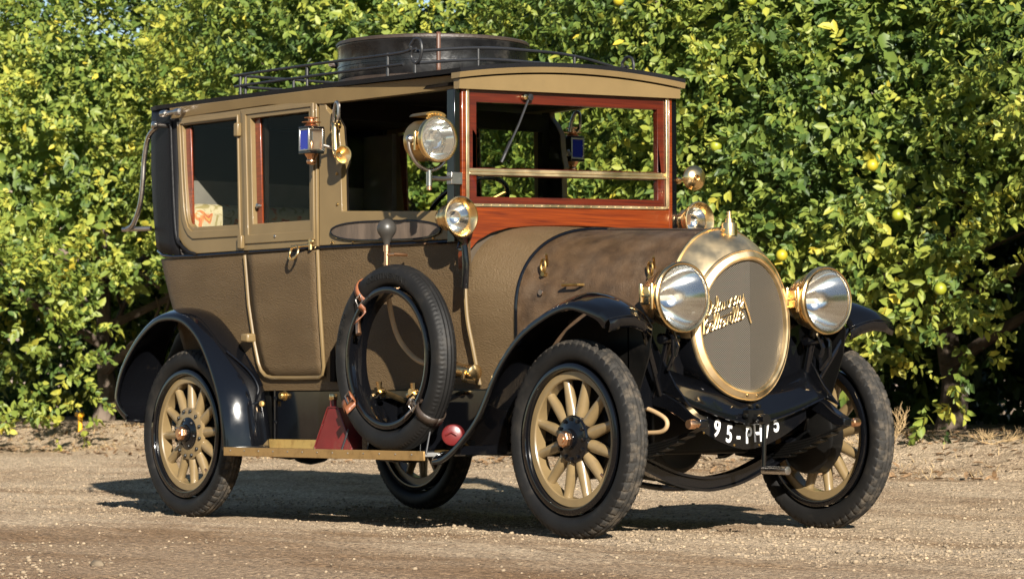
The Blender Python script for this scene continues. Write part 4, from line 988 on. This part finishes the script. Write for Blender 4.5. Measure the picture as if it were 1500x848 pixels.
# ---- wheels
def tyre_mb(tread='block'):
    m = MB(); N = 480; K = 40; vs = []; fs = []
    for i in range(N):
        th = 2*PI*i/N
        for k in range(K):
            ph = 2*PI*k/K; c, s_ = math.cos(ph), math.sin(ph)
            rr = .054*math.copysign(abs(c)**(2/2.3), c); yy = .059*math.copysign(abs(s_)**(2/2.15), s_); r_ = .386+rr
            if c > .35:
                lat = yy/.059; sd = 1 if lat > 0 else -1
                if tread == 'block':
                    u = (th*60/(2*PI)+.5*(sd > 0)+.6*abs(lat)) % 1
                    if (abs(lat) > .40 and u < .26) or (.30 < abs(lat) < .42) or (abs(lat) < .10): r_ -= .0055
                else:
                    u = (th*120/(2*PI)+.5*(sd > 0)) % 1
                    if (.58 < abs(lat) < .80 and u < .34) or (.42 < abs(lat) < .52) or (.10 < abs(lat) < .18): r_ -= .0035
            elif abs(c) < .30 and abs(c) > .22: r_ += 0; yy *= 1.012
            vs.append((r_*math.cos(th), yy, r_*math.sin(th)))
    for i in range(N):
        for k in range(K):
            fs.append((i*K+k, i*K+(k+1) % K, ((i+1) % N)*K+(k+1) % K, ((i+1) % N)*K+k))
    m.add(vs, fs); return m, K
def make_tyre(parent, tread='block'):
    m, K = tyre_mb(tread); o = m.build('tyre', M['rubber'], parent, angle=32)
    if tread == 'block':
        o.data.materials.append(M['rubberdust']); idx = []
        cen = np.empty(len(o.data.polygons)*3); o.data.polygons.foreach_get('center', cen); cen = cen.reshape(-1, 3)
        rr = np.hypot(cen[:, 0], cen[:, 2]); o.data.polygons.foreach_set('material_index', ((rr > .417)).astype(np.int32))
    return o
def make_wheel(front):
    f = MB(); f.lathe([(.262, -.026), (.266, -.032), (.297, -.032), (.302, -.028), (.302, .030), (.266, .030), (.262, .026)], (0, 0, 0), (0, 1, 0), 72, closed=True)
    w_ = f.build('wheel', M['wheelpaint'], car, angle=30)
    r = MB(); r.lathe([(.3025, -.050), (.306, -.056), (.325, -.058), (.334, -.052), (.332, -.042), (.322, -.038), (.320, .038), (.332, .042), (.334, .052), (.325, .058), (.306, .056), (.3025, .05)], (0, 0, 0), (0, 1, 0), 72, closed=True)
    r.build('rim', M['black'], w_, angle=50)
    make_tyre(w_)
    sp = None
    for k in range(12):
        a = 2*PI*(k+.5)/12; c, s_ = math.cos(a), math.sin(a)
        if sp is None:
            m = MB(); rows = []
            for rr, wd, dp in ((.075, .021, .026), (.10, .0265, .028), (.125, .029, .027), (.16, .0265, .026), (.20, .0235, .024), (.235, .0215, .022), (.255, .021, .022), (.266, .0225, .022)):
                rows.append([(rr, dp*math.sin(2*PI*q/14), wd*math.cos(2*PI*q/14)) for q in range(14)])
            m.grid(rows, closev=True); sp = m.build('spoke', M['wheelpaint'], w_); o = sp
        else: o = sp.copy(); COL.objects.link(o); o.parent = w_
        o.rotation_euler = (0, a, 0)
    h = MB(); h.lathe([(.001, -.045), (.062, -.045), (.075, -.036), (.100, -.036), (.106, -.030), (.106, .06), (.001, .06)] if front else [(.001, -.047), (.060, -.047), (.075, -.036), (.084, -.034), (.086, -.028), (.086, .06), (.001, .06)], (0, 0, 0), (0, 1, 0), 40)
    h.lathe([(.048, -.044), (.046, -.066), (.030, -.068)], (0, 0, 0), (0, 1, 0), 24)
    ho = h.build('hub', M['black'], w_)
    if not front:
        d = MB(); d.lathe([(.084, -.031), (.128, -.030), (.136, -.026), (.136, -.01)], (0, 0, 0), (0, 1, 0), 40); d.build('hub_disc', M['wheelpaint'], w_)
    br = .089 if front else .119; bolt = None
    b = MB(); b.lathe([(.0005, .011), (.007, .011), (.009, .009), (.010, 0)], (0, 0, 0), (0, -1, 0), 6); spots = [(br, 2*PI*k/12, -.034 if front else -.029) for k in range(12)]
    if not front: spots += [(.07, 2*PI*k/6, -.036) for k in range(6)]
    for rr, a, yy in spots:
        if bolt is None: bolt = o = b.build('hub_bolt', M['black' if front else 'chassis'], w_)
        else: o = bolt.copy(); COL.objects.link(o); o.parent = w_
        o.location = (rr*math.cos(a), yy, rr*math.sin(a))
    c = MB(); hx = []
    for rr, y in ((.001, -.092), (.028, -.092), (.034, -.089), (.0365, -.085), (.0365, -.066)): hx.append((rr, y))
    c.lathe(hx, (0, 0, 0), (0, 1, 0), 8, ); c.lathe([(.040, -.066), (.041, -.058), (.036, -.055)], (0, 0, 0), (0, 1, 0), 24); c.lathe([(.0005, -.096), (.016, -.096), (.017, -.091)], (0, 0, 0), (0, 1, 0), 16)
    c.build('hub_cap', M['copper'], w_, angle=25)
    d = MB(); d.lathe([(.001, .035), (.17, .035), (.178, .045), (.178, .11), (.165, .12), (.001, .12)], (0, 0, 0), (0, 1, 0), 40); d.build('brake_drum', M['chassis'], w_)
    v = MB(); v.tube([(.20, -.012, -.165), (.178, -.014, -.15)], .006, 8); v.build('valve', M['copper'], w_)
    return w_
def copy_tree(o, parent=None):
    kids = [c for c in COL.objects if c.parent == o]
    c = o.copy(); COL.objects.link(c); c.parent = parent
    for k in kids: copy_tree(k, c)
    return c
fw = make_wheel(True); rwh = make_wheel(False)
fw2 = copy_tree(fw, car); rw2 = copy_tree(rwh, car)
fw.location = (0, -.743, .437); fw2.location = (0, .743, .437); fw2.rotation_euler = (0, .4, PI)
rwh.location = (-3.2, -.743, .437); rwh.rotation_euler = (0, .21, 0); rw2.location = (-3.2, .743, .437); rw2.rotation_euler = (0, .3, PI)
# ---- spare wheel strapped on the running board
def spare():
    t = make_tyre(car, 'road'); t.name = 'spare_tyre'; t.location = (-1.205, -.868, .806)
    r = MB(); r.lathe([(.304, -.050), (.322, -.056), (.334, -.050), (.326, -.04), (.314, -.030), (.310, 0), (.314, .030), (.326, .04), (.334, .05), (.322, .056), (.304, .05), (.298, .03), (.296, 0), (.298, -.03)], (0, 0, 0), (0, 1, 0), 72, closed=True); r.build('spare_rim', M['black'], t, angle=50)
    tm = MB()
    def arc(txt, size, ang, rad):
        vs, fs = text_mesh(txt, size, 0, .001, 0, 1.15)
        x1 = max(v[0] for v in vs)
        out = []
        for v in vs:
            rr = rad+v[1]; a = ang-(v[0]-x1/2)/rad
            yy = -.0605-.001+((rr-.386)/.054)**2*.020
            out.append((rr*math.cos(a), yy-v[2], rr*math.sin(a)))
        tm.add(out, fs)
    arc('CONTINENTAL', .040, R(88), .372); arc('880-120', .040, R(158), .372)
    tm.build('tyre_lettering', M['rubber'], t, smooth=False)
    def strap(ang, mt, w=.032):
        m = MB(); ca, sa = math.cos(ang), math.sin(ang); rows = []
        for k in range(25):
            ph = 2*PI*k/24; rr = .378+.070*math.cos(ph); yy = .069*math.sin(ph)
            rows.append([(rr*ca-sg*w/2*sa, yy, rr*sa+sg*w/2*ca) for sg in (-1, 1)])
        o = m.grid(rows).build('tyre_strap', M[mt], t, solid=.005)
        b = MB(); rr = .33; b.tube([(rr*ca-q[0]*sa+q[1]*ca, -.075, rr*sa+q[0]*ca+q[1]*sa) for q in ((-.022, -.02), (.022, -.02), (.022, .02), (-.022, .02))], .004, 6, closed=True); b.build('buckle', M['nickel'], o)
        b = MB(); b.grid([[(.30*ca-sg*w/2*sa, -.085+.03*math.sin(q), .30*sa+sg*w/2*ca-.02*q) for sg in (-1, 1)] for q in range(5)]); b.build('strap_end', M[mt], o, solid=.005)
    strap(R(124), 'strap'); strap(R(214), 'strap', .036); strap(R(318), 'darkstrap', .04)
    p = MB(); p.tube([(-.245, -.03, .20), (-.225, -.055, .175), (-.195, -.07, .115)], [.010, .011, .014], 10); p.build('valve_stem', M['copper'], t)
    # bracket and wing nuts inside the rim
    for (x, z, y) in ((-1.415, .655, -.80), (-1.138, .647, -.80)):
        n = MB(); n.tube([(x, -.66, z-.05), (x, y, z)], .014, 8); n.tube([(x, y+.01, z), (x, y-.03, z)], .016, 10)
        for a in (-.5, 1.55, 3.6): n.tube([(x, y-.01, z), (x+.042*math.cos(a), y-.012, z+.042*math.sin(a))], [.010, .015], 8)
        n.build('wing_nut', M['brass'], car)
    b = MB(); b.box((-1.52, -.80, .367), (-1.10, -.66, .385)); b.box((-1.52, -.84, .37), (-1.47, -.66, .62)); b.tube([(-1.5, -.75, .58), (-1.42, -.78, .53), (-1.33, -.80, .46)], .022, 8); b.tube([(-1.50, -.76, .60), (-1.40, -.80, .63)], .018, 8); b.box((-1.14, -.80, .37), (-1.10, -.66, .60)); b.build('spare_bracket', M['black'], car, bevel=.006)
    for q in ([(-1.62, -.89, .36), (-1.60, -.86, .47)], [(-.93, -.89, .36), (-.935, -.86, .48)]): MB().tube(q, .005, 8).build('stay_rod', M['iron'], car)
    l = MB(); l.tube([(-1.10, -.70, 1.08), (-1.10, -.70, .92)], .020, 10); l.tube([(-1.10, -.70, 1.06), (-1.10, -.66, 1.06)], .012, 8); l.build('door_lever', M['brassdull'], car)
    # bulb horn with its tube
    h = MB(); prof = [(.001, .088)]+[(.047*math.sin(PI*(1-k/10)*.5+0) if False else .047*math.cos((k/10)*PI/2-PI/2) if False else .047*math.sin(PI*k/12), .040+.047*math.cos(PI*k/12)) for k in range(1, 10)]+[(.022, -.012), (.015, -.030), (.012, -.045)]
    h.lathe(prof, (-1.40, -.775, 1.385), (0, 0, 1), 24); ho = h.build('bulb_horn', M['grey_rubber'], car)
    s_ = MB(); s_.tube([(-1.40, -.775, 1.345), (-1.40, -.775, 1.19)], .0125, 12); s_.tube([(-1.40, -.775, 1.345), (-1.40, -.775, 1.315)], .017, 12); s_.tube([(-1.40, -.775, 1.30), (-1.34, -.775, 1.30), (-1.34, -.70, 1.30)], .008, 8); s_.build('horn_stem', M['copper'], ho)
    tb = MB(); tb.tube(spline([(-1.40, -.775, 1.20), (-1.395, -.76, 1.05), (-1.36, -.75, .93), (-1.28, -.75, .85), (-1.16, -.755, .79), (-1.0, -.74, .76)], 6), .0125, 10); tb.build('horn_tube', M['beige'], ho)
    k = MB(); k.lathe([(.001, 0), (.034, 0), (.038, .006), (.038, .014), (.033, .02), (.033, .15), (.038, .155), (.038, .17), (.02, .18), (.001, .18)], (-1.03, -.655, .752), (1, 0, -.10), 24); k.tube([(-.90, -.69, .745), (-.87, -.72, .70), (-.80, -.70, .69)], .009, 8); k.build('brass_canister', M['brass'], car)
spare()
# ---- lamps
def headlamp(s):
    o = Vector((.35, s*.434, 1.055)); X = (1, 0, 0)
    b = MB(); b.lathe([(.020, -.235), (.045, -.228), (.075, -.20), (.108, -.15), (.130, -.09), (.139, -.05), (.143, -.045), (.143, -.035), (.139, -.03), (.146, -.012)], o, X, 48)
    hl = b.build('headlamp', M['brass'], car)
    r = MB(); r.lathe([(.147, -.03), (.154, -.024), (.157, -.010), (.155, .004), (.149, .009), (.143, .007), (.140, 0), (.140, -.01)], o, X, 56); r.build('lamp_rim', M['brass'], hl)
    n = MB(); n.lathe([(.141, .003), (.141, .010), (.1375, .010), (.1375, .002)], o, X, 56); n.build('lens_seal', M['nickel'], hl)
    f = MB(); f.lathe([(.139, -.006), (.135, -.02), (.12, -.052), (.10, -.087), (.075, -.121), (.05, -.144), (.02, -.156), (.001, -.158)], o, X, 48); f.build('reflector', M['mirror'], hl)
    g = MB(); g.lathe([(.001, .016), (.05, .0145), (.10, .009), (.139, .0)], o, X, 48); g.build('lens', M['lens'], hl)
    bu = MB(); bu.tube([o+Vector((-.15, 0, 0)), o+Vector((-.085, 0, 0))], [.012, .012], 10); bu.lathe([(.001, .014), (.010, .010), (.013, 0), (.008, -.012)], o+Vector((-.075, 0, 0)), X, 12); bu.build('burner', M['cream'], hl)
    c = MB(); y = o.y-.150 if True else 0
    c.box((.26, y-.012, 1.02), (.315, y+.02, 1.10)); c.tube([(.325, y-.005, 1.115), (.325, y-.005, 1.0)], .010, 8); c.tube([(.262, y-.012, 1.115), (.262, y-.012, 1.03)], .011, 8); c.tube([(.262, y-.012, 1.06), (.325, y-.005, 1.06)], .008, 8)
    y2 = o.y+.150; c.build('lamp_hinge', M['brass'], hl, bevel=.004); MB().box((.26, y2-.02, 1.03), (.315, y2+.012, 1.08)).build('lamp_clasp', M['brass'], hl, bevel=.004)
    k = MB(); k.tube([(.27, o.y, .925), (.25, o.y, .86), (.20, s*.44, .70), (.17, s*.44, .62)], [.02, .018, .018, .02], 10); k.lathe([(.001, .05), (.024, .048), (.026, 0), (.024, -.048), (.001, -.05)], (.255, o.y, .875), (0, 1, 0), 14)
    k.tube([(.30, s*.46, .90), (.33, s*.47, .87), (.33, s*.47, .80), (.28, s*.46, .74)], .010, 8); k.tube([(.285, s*.44, .905), (.32, s*.44, .84), (.30, s*.44, .80)], .012, 8)
    k.build('lamp_bracket', M['black'], hl)
for s in (-1, 1): headlamp(s)
def side_lamp(s):
    dz = 0 if s < 0 else .030
    o = Vector((-.857, s*.735, 1.457+dz)); X = (1, 0, 0)
    b = MB(); b.lathe([(.066, -.032), (.080, -.008), (.090, .002), (.095, .0), (.096, -.006), (.088, -.018), (.076, -.035), (.068, -.050), (.070, -.053), (.070, -.062), (.062, -.066), (.058, -.10), (.060, -.103), (.060, -.110), (.052, -.114), (.046, -.145), (.036, -.16), (.001, -.162)], o, X, 40)
    l = b.build('side_lamp', M['brass'], car)
    f = MB(); f.lathe([(.066, -.034), (.05, -.07), (.03, -.09), (.001, -.095)], o, X, 32); f.build('reflector', M['mirror'], l)
    g = MB(); g.lathe([(.001, -.026), (.04, -.028), (.067, -.033)], o, X, 32); g.build('lens', M['lens'], l)
    c = MB(); c.tube([o+Vector((-.08, 0, -.06)), (-.93, s*.70, 1.36), (-.955, s*.66, 1.345)], .012, 8); c.tube([(-.955, s*.665, 1.36), (-.93, s*.70, 1.31), (-.88, s*.71, 1.305)], .010, 8); c.tube([(-.875, s*.705, 1.325), (-.868, s*.702, 1.24), (-.878, s*.70, 1.125)], [.015, .017, .016], 12)
    c.build('lamp_bracket', M['black'], l)
    if s > 0:
        h = MB(); h.box((-1.0, .68, 1.47), (-.93, .74, 1.52)); h.build('lamp_hinge', M['copper'], l, bevel=.004)
for s in (-1, 1): side_lamp(s)
def carriage_lamp(s):
    dz = 0 if s < 0 else .035
    c = Vector((-1.967, s*.825, 1.888+dz)); a = .040
    def at(x, y, z): return (c.x+x, c.y+s*-1*y if False else c.y+y, c.z+z)
    f = MB()
    for sx in (-1, 1):
        for sy in (-1, 1):
            f.box((c.x+sx*a-.005, c.y+sy*a-.005, c.z-.058), (c.x+sx*a+.005, c.y+sy*a+.005, c.z+.052))
    for z in (-.058, .044):
        for q in (-1, 1):
            f.box((c.x-a, c.y+q*a-.0045, c.z+z), (c.x+a, c.y+q*a+.0045, c.z+z+.008)); f.box((c.x+q*a-.0045, c.y-a, c.z+z), (c.x+q*a+.0045, c.y+a, c.z+z+.008))
    l = f.build('carriage_lamp', M['nickel'], car, bevel=.0015)
    k = MB(); k.box((c.x-.046, c.y-.046, c.z-.072), (c.x+.046, c.y+.046, c.z-.059)); k.box((c.x-.046, c.y-.046, c.z+.053), (c.x+.046, c.y+.046, c.z+.062)); k.box((c.x-.046, c.y-s*.046-.003, c.z-.06), (c.x+.046, c.y-s*.046+.003, c.z+.054)); k.build('lamp_body', M['black'], l, bevel=.003)
    t = MB(); t.lathe([(.036, .062), (.030, .072), (.020, .078), (.020, .080), (.046, .082), (.047, .086), (.020, .088), (.014, .092), (.014, .102), (.034, .104), (.035, .108), (.012, .110), (.001, .116)], c, (0, 0, 1), 28); t.build('lamp_chimney', M['copper'], l)
    d = MB(); d.lathe([(.034, -.072), (.030, -.080), (.022, -.090), (.020, -.098), (.024, -.104), (.024, -.114), (.018, -.122), (.001, -.126)], c, (0, 0, 1), 24); d.build('lamp_finial', M['copper'], l)
    b = MB()
    b.box((c.x-a+.005, c.y+s*a-.0015, c.z-.05), (c.x+a-.005, c.y+s*a+.0015, c.z+.044)) if s < 0 else b.box((c.x+a-.0015, c.y-a+.005, c.z-.05), (c.x+a+.0015, c.y+a-.005, c.z+.044))
    b.build('blue_pane', M['bluein'] , l)
    g = MB()
    g.box((c.x+a-.0015, c.y-a+.005, c.z-.05), (c.x+a+.0015, c.y+a-.005, c.z+.044)) if s < 0 else g.box((c.x-a+.005, c.y+s*a-.0015, c.z-.05), (c.x+a-.005, c.y+s*a+.0015, c.z+.044))
    g.build('clear_pane', M['lens'], l)
    i = MB(); i.lathe([(.008, -.055), (.012, -.03), (.010, -.01), (.001, 0)], c, (0, 0, 1), 12); i.box((c.x-.036, c.y-s*.036-.002, c.z-.055), (c.x+.036, c.y-s*.036+.002, c.z+.05)); i.build('candle', M['copper'], l)
    w_ = MB(); w_.tube([(c.x+.04, c.y-s*.045, c.z-.03), (c.x+.07, s*.74, c.z-.045), (c.x+.085, s*.73, c.z-.02)], .008, 8)
    w_.tube(spline([(-1.89, s*.745, 1.965+dz), (-1.875, s*.75, 2.03+dz), (-1.85, s*.755, 2.065+dz), (-1.825, s*.76, 2.05+dz), (-1.825, s*.76, 1.99+dz), (-1.845, s*.755, 1.965+dz)], 6), .009, 8); w_.build('lamp_arm', M['nickel'], l)
for s in (-1, 1): carriage_lamp(s)
def trumpet():
    m = MB(); p = spline([(-1.865, -.735, 1.955), (-1.845, -.775, 1.955), (-1.83, -.78, 1.93), (-1.825, -.78, 1.86), (-1.82, -.78, 1.82), (-1.80, -.785, 1.80), (-1.775, -.79, 1.80)], 6); n = len(p)
    m.tube(p, [.014+.006*i/n for i in range(n)], 14); m.lathe([(.020, 0), (.024, .018), (.034, .034), (.043, .042), (.045, .045), (.040, .045), (.026, .03), (.012, .01)], (-1.78, -.79, 1.80), (1, -.12, 0), 28); m.lathe([(.022, 0), (.022, .012), (.012, .02)], (-1.865, -.73, 1.955), (0, -1, 0), 18)
    m.build('signal_horn', M['brass'], car)
trumpet()
def spotlight():
    o = Vector((-.875, -.852, 1.812)); X = (1, 0, 0)
    b = MB(); b.lathe([(.001, -.16), (.075, -.16), (.092, -.152), (.096, -.14), (.096, -.03), (.100, -.028), (.104, -.012)], o, X, 40); l = b.build('spotlight', M['brassdull'], car)
    r = MB(); r.lathe([(.100, -.03), (.108, -.022), (.110, -.006), (.106, .004), (.098, .006), (.095, 0)], o, X, 48); r.build('lamp_rim', M['brass'], l)
    g = MB(); g.lathe([(.001, .006), (.05, .004), (.096, .0)], o, X, 40); g.build('lens', M['dustylens'], l)
    f = MB(); f.lathe([(.095, -.01), (.085, -.05), (.06, -.085), (.03, -.10), (.001, -.102)], o, X, 40); f.build('reflector', M['mirror'], l)
    q = MB(); q.tube([o+Vector((-.09, .0, -.02)), o+Vector((-.03, 0, -.02))], .016, 12); q.tube([o+Vector((-.06, -.02, -.08)), o+Vector((-.03, -.015, -.02))], .010, 10); q.tube([o+Vector((-.04, 0, -.02)), o+Vector((-.02, .02, 0))], .008, 8); q.lathe([(.06, -.035), (.063, -.03), (.06, -.025)], o+Vector((0, -.02, 0)), X, 24); q.build('burner', M['steel'], l)
    t = MB(); rows = []
    for x in (-.15, -.02):
        rows.append([o+Vector((x, .062*math.sin(a), .088+.042*math.cos(a)**.5 if abs(a) < 1.5 else .088)) for a in [-1.3+2.6*k/12 for k in range(13)]])
    t.grid(rows); n0 = len(t.v); t.add(rows[1], [tuple(range(13))]); t.add(rows[0], [tuple(range(13))])
    for k in range(9): 
        a = -1.15+2.3*k/8; t.lathe([(.0005, .006), (.006, .005), (.007, 0)], o+Vector((-.02, .058*math.sin(a), .082+.034*math.cos(a))), X, 8)
    t.build('vent_box', M['brassdull'], l)
    y = MB(); pts = [o+Vector((-.075, -.118*math.cos(a), -.118*math.sin(a)*1.18)) for a in [PI*k/20 for k in range(21)]]; y.tube(pts, .0095, 10)
    for sg in (-1, 1): y.lathe([(.001, .03), (.014, .028), (.022, .016), (.022, .004), (.014, 0)], o+Vector((-.075, sg*.098, 0)), (0, sg, 0), 14)
    y.tube([o+Vector((-.075, 0, -.138)), o+Vector((-.075, 0, -.215))], .0145, 12); y.tube([o+Vector((-.075, 0, -.175)), (-.965, -.76, 1.637), (-.975, -.70, 1.645)], .012, 10, flat=1); y.box((-1.0, -.715, 1.615), (-.962, -.650, 1.672))
    y.build('lamp_yoke', M['nickel'], l, bevel=.002)
    c = MB(); c.box(tuple(o+Vector((-.045, -.112, -.055))), tuple(o+Vector((-.03, -.092, .035)))); c.box(tuple(o+Vector((-.06, -.108, -.03))), tuple(o+Vector((-.03, -.096, .01)))); c.build('lamp_hinge', M['brass'], l, bevel=.002)
    k = MB(); k.lathe([(.001, .02), (.012, .016), (.012, 0)], o+Vector((-.075, 0, -.215)), (0, 0, -1), 12); k.build('yoke_nut', M['copper'], l)
spotlight()
def mirror():
    m = MB(); o = Vector((-.90, .735, 1.70)); ax = Vector((-.95, .30, .03)).normalized()
    m.lathe([(.001, -.028), (.03, -.024), (.055, -.010), (.062, 0), (.060, .004), (.001, .006)], o, ax, 32); r = m.build('driving_mirror', M['brass'], car)
    a = MB(); a.tube([(-.985, .672, 1.690), (-.95, .69, 1.690), tuple(o-ax*.026)], .008, 8); a.lathe([(.001, .03), (.012, .026), (.016, .01), (.012, 0)], o-ax*.046, ax, 14); a.lathe([(.001, .025), (.016, .02), (.018, 0)], (-.98, .69, 1.690), (0, 1, 0), 12); a.build('mirror_arm', M['brass'], r)
mirror()
# ---- roof rack
def rack():
    def rz(y, x): return 2.168-.030*(x+3.46)/2.46+.02+.048*(1-(y/.73)**2)
    pts = []
    for s in (-1, 1):
        m = MB(); 
        for dz in (.048, .105):
            p = [(-2.914, s*.60, 2.19+dz), (-2.90, s*.645, 2.19+dz), (-2.85, s*.66, 2.19+dz), (-2.0, s*.665, 2.18+dz), (-1.42, s*.66, 2.172+dz)]
            if dz > .1:
                c = Vector((-1.39, s*.66, 2.172+dz)); p += [(-1.36, s*.66, c.z+.03), (-1.325, s*.66, c.z+.055), (-1.285, s*.66, c.z+.045), (-1.27, s*.66, c.z), (-1.29, s*.66, c.z-.05), (-1.325, s*.66, c.z-.06), (-1.355, s*.66, c.z-.03), (-1.345, s*.66, c.z+.0), (-1.315, s*.66, c.z+.008)]
            m.tube(spline(p, 5), .0075, 8)
        for x in (-2.87, -2.25, -1.55, -1.325): m.tube([(x, s*.66, rz(.66, x)-.01), (x, s*.66, 2.18+(.105 if x != -1.325 else .045))], .0075, 8)
        m.build('rack_side', M['iron'], car)
    for x, zz in ((-2.914, 2.19), (-1.36, 2.172)):
        m = MB()
        for dz in (.048, .105): m.tube(spline([(x+.0, -.64, zz+dz), (x+(.06 if x > -2 else -.0), -.3, zz+dz+.035*(x > -2)), (x+(.08 if x > -2 else 0), 0, zz+dz+.04*(x > -2)), (x+(.06 if x > -2 else 0), .3, zz+dz+.035*(x > -2)), (x, .64, zz+dz)], 5), .0075, 8)
        for y in (-.3, .3): m.tube([(x+(.06 if x > -2 else 0), y, rz(y, x)-.01), (x+(.06 if x > -2 else 0), y, zz+.135*(x > -2)+.105*(x < -2))], .0075, 8)
        if x < -2: 
            for y in (-.60, .60): m.tube([(x, y, rz(y, x)-.01), (x, y, zz+.105)], .0075, 8)
        m.build('rack_end', M['iron'], car)
rack()
# ---- things the car carries
def hat_case():
    r = empty('hat_case', (-2.08, 0, 2.205)); tag(r, 'round black patent leather case strapped on the roof rack', 'case')
    b = MB(); b.lathe([(.001, 0), (.480, 0), (.487, .008), (.487, .085), (.490, .087), (.490, .096), (.487, .098), (.488, .185), (.491, .189), (.491, .208), (.484, .214), (.47, .217), (.001, .219)], (0, 0, 0), (0, 0, 1), 96); b.build('case_body', M['case'], r, angle=50)
    t = MB(); t.lathe([(.4875, .0), (.496, .004), (.496, .018), (.4875, .022)], (0, 0, 0), (0, 0, 1), 96); t.lathe([(.490, .196), (.496, .200), (.496, .212), (.490, .218)], (0, 0, 0), (0, 0, 1), 96); t.build('case_binding', M['darkstrap'], r)
    for ad, nm in ((-33, 'case_strap'), (147, 'case_strap')):
        s_ = MB(); a = R(ad); rows = []
        for dr, z in ((.47, .225), (.494, .222), (.500, .21), (.496, .10), (.499, .05), (.500, 0)):
            rows.append([(dr*math.cos(a+q*.020), dr*math.sin(a+q*.020), z) for q in (-1, 1)])
        s_.grid(rows).build(nm, M['casestrap'], r, solid=.004)
    h = MB(); a = R(-133)
    for q in (-.05, .05): h.tube([(.485*math.cos(a+q), .485*math.sin(a+q), .115), (.53*math.cos(a+q), .53*math.sin(a+q), .12)], .012, 8)
    h.tube([(.525*math.cos(a-.07), .525*math.sin(a-.07), .12), (.525*math.cos(a+.07), .525*math.sin(a+.07), .12)], .012, 8); h.build('case_handle', M['darkstrap'], r)
hat_case()
def fuel_can(x, y, z, rot, label, sc=1):
    r = empty('fuel_can', (x, y, z)); r.rotation_euler = (0, 0, rot); tag(r, label, 'fuel can', 'red fuel cans on the running board')
    b = MB(); lp = [(-.135, 0), (.135, 0), (.14, .015), (.045, .195), (.035, .206), (-.035, .206), (-.045, .195), (-.14, .015)]
    b.plate(lp, lambda a, c: (a*sc, -.055*sc, c*sc), lambda a, c: (a*sc, .055*sc, c*sc)); b.build('can_body', M['red'], r, bevel=.010*sc)
    e = MB()
    for yy in (-.056, .056): e.tube([(a*.97*sc, yy*sc, c*sc+.003) for a, c in lp], .0035, 6, closed=True)
    e.build('can_seam', M['red'], r)
    n = MB(); n.tube([(-.06*sc, 0, .16*sc), (-.062*sc, 0, .245*sc)], .017*sc, 14); n.build('can_neck', M['red'], r)
    c = MB(); c.lathe([(.001, .03), (.018, .03), (.021, .026), (.021, .004), (.018, 0)], (-.062*sc, 0, .243*sc), (0, 0, 1), 14); c.build('can_cap', M['brass'], r)
    return r
fuel_can(-1.745, -.80, .367, R(6), 'red wedge-shaped fuel can with a brass cap, behind the spare tyre towards the rear wheel')
def oil_can():
    r = empty('oil_can', (-.915, -.745, .362)); tag(r, 'round red can half hidden between the spare tyre and the front wing', 'oil can')
    b = MB(); b.lathe([(.001, .04), (.040, .04), (.048, .035), (.050, .025), (.050, -.05), (.001, -.055)], (0, 0, .085), (.72, -.70, 0), 28); b.build('can_body', M['red'], r)
    k = MB(); k.box((-.08, -.05, 0), (.06, .06, .016)); k.build('can_tray', M['brassdull'], r, bevel=.003)
    h = MB(); h.tube([(.01, -.05, .085), (.032, -.034, .10), (.05, -.015, .085)], .005, 8); h.build('can_grip', M['red'], r)
oil_can()
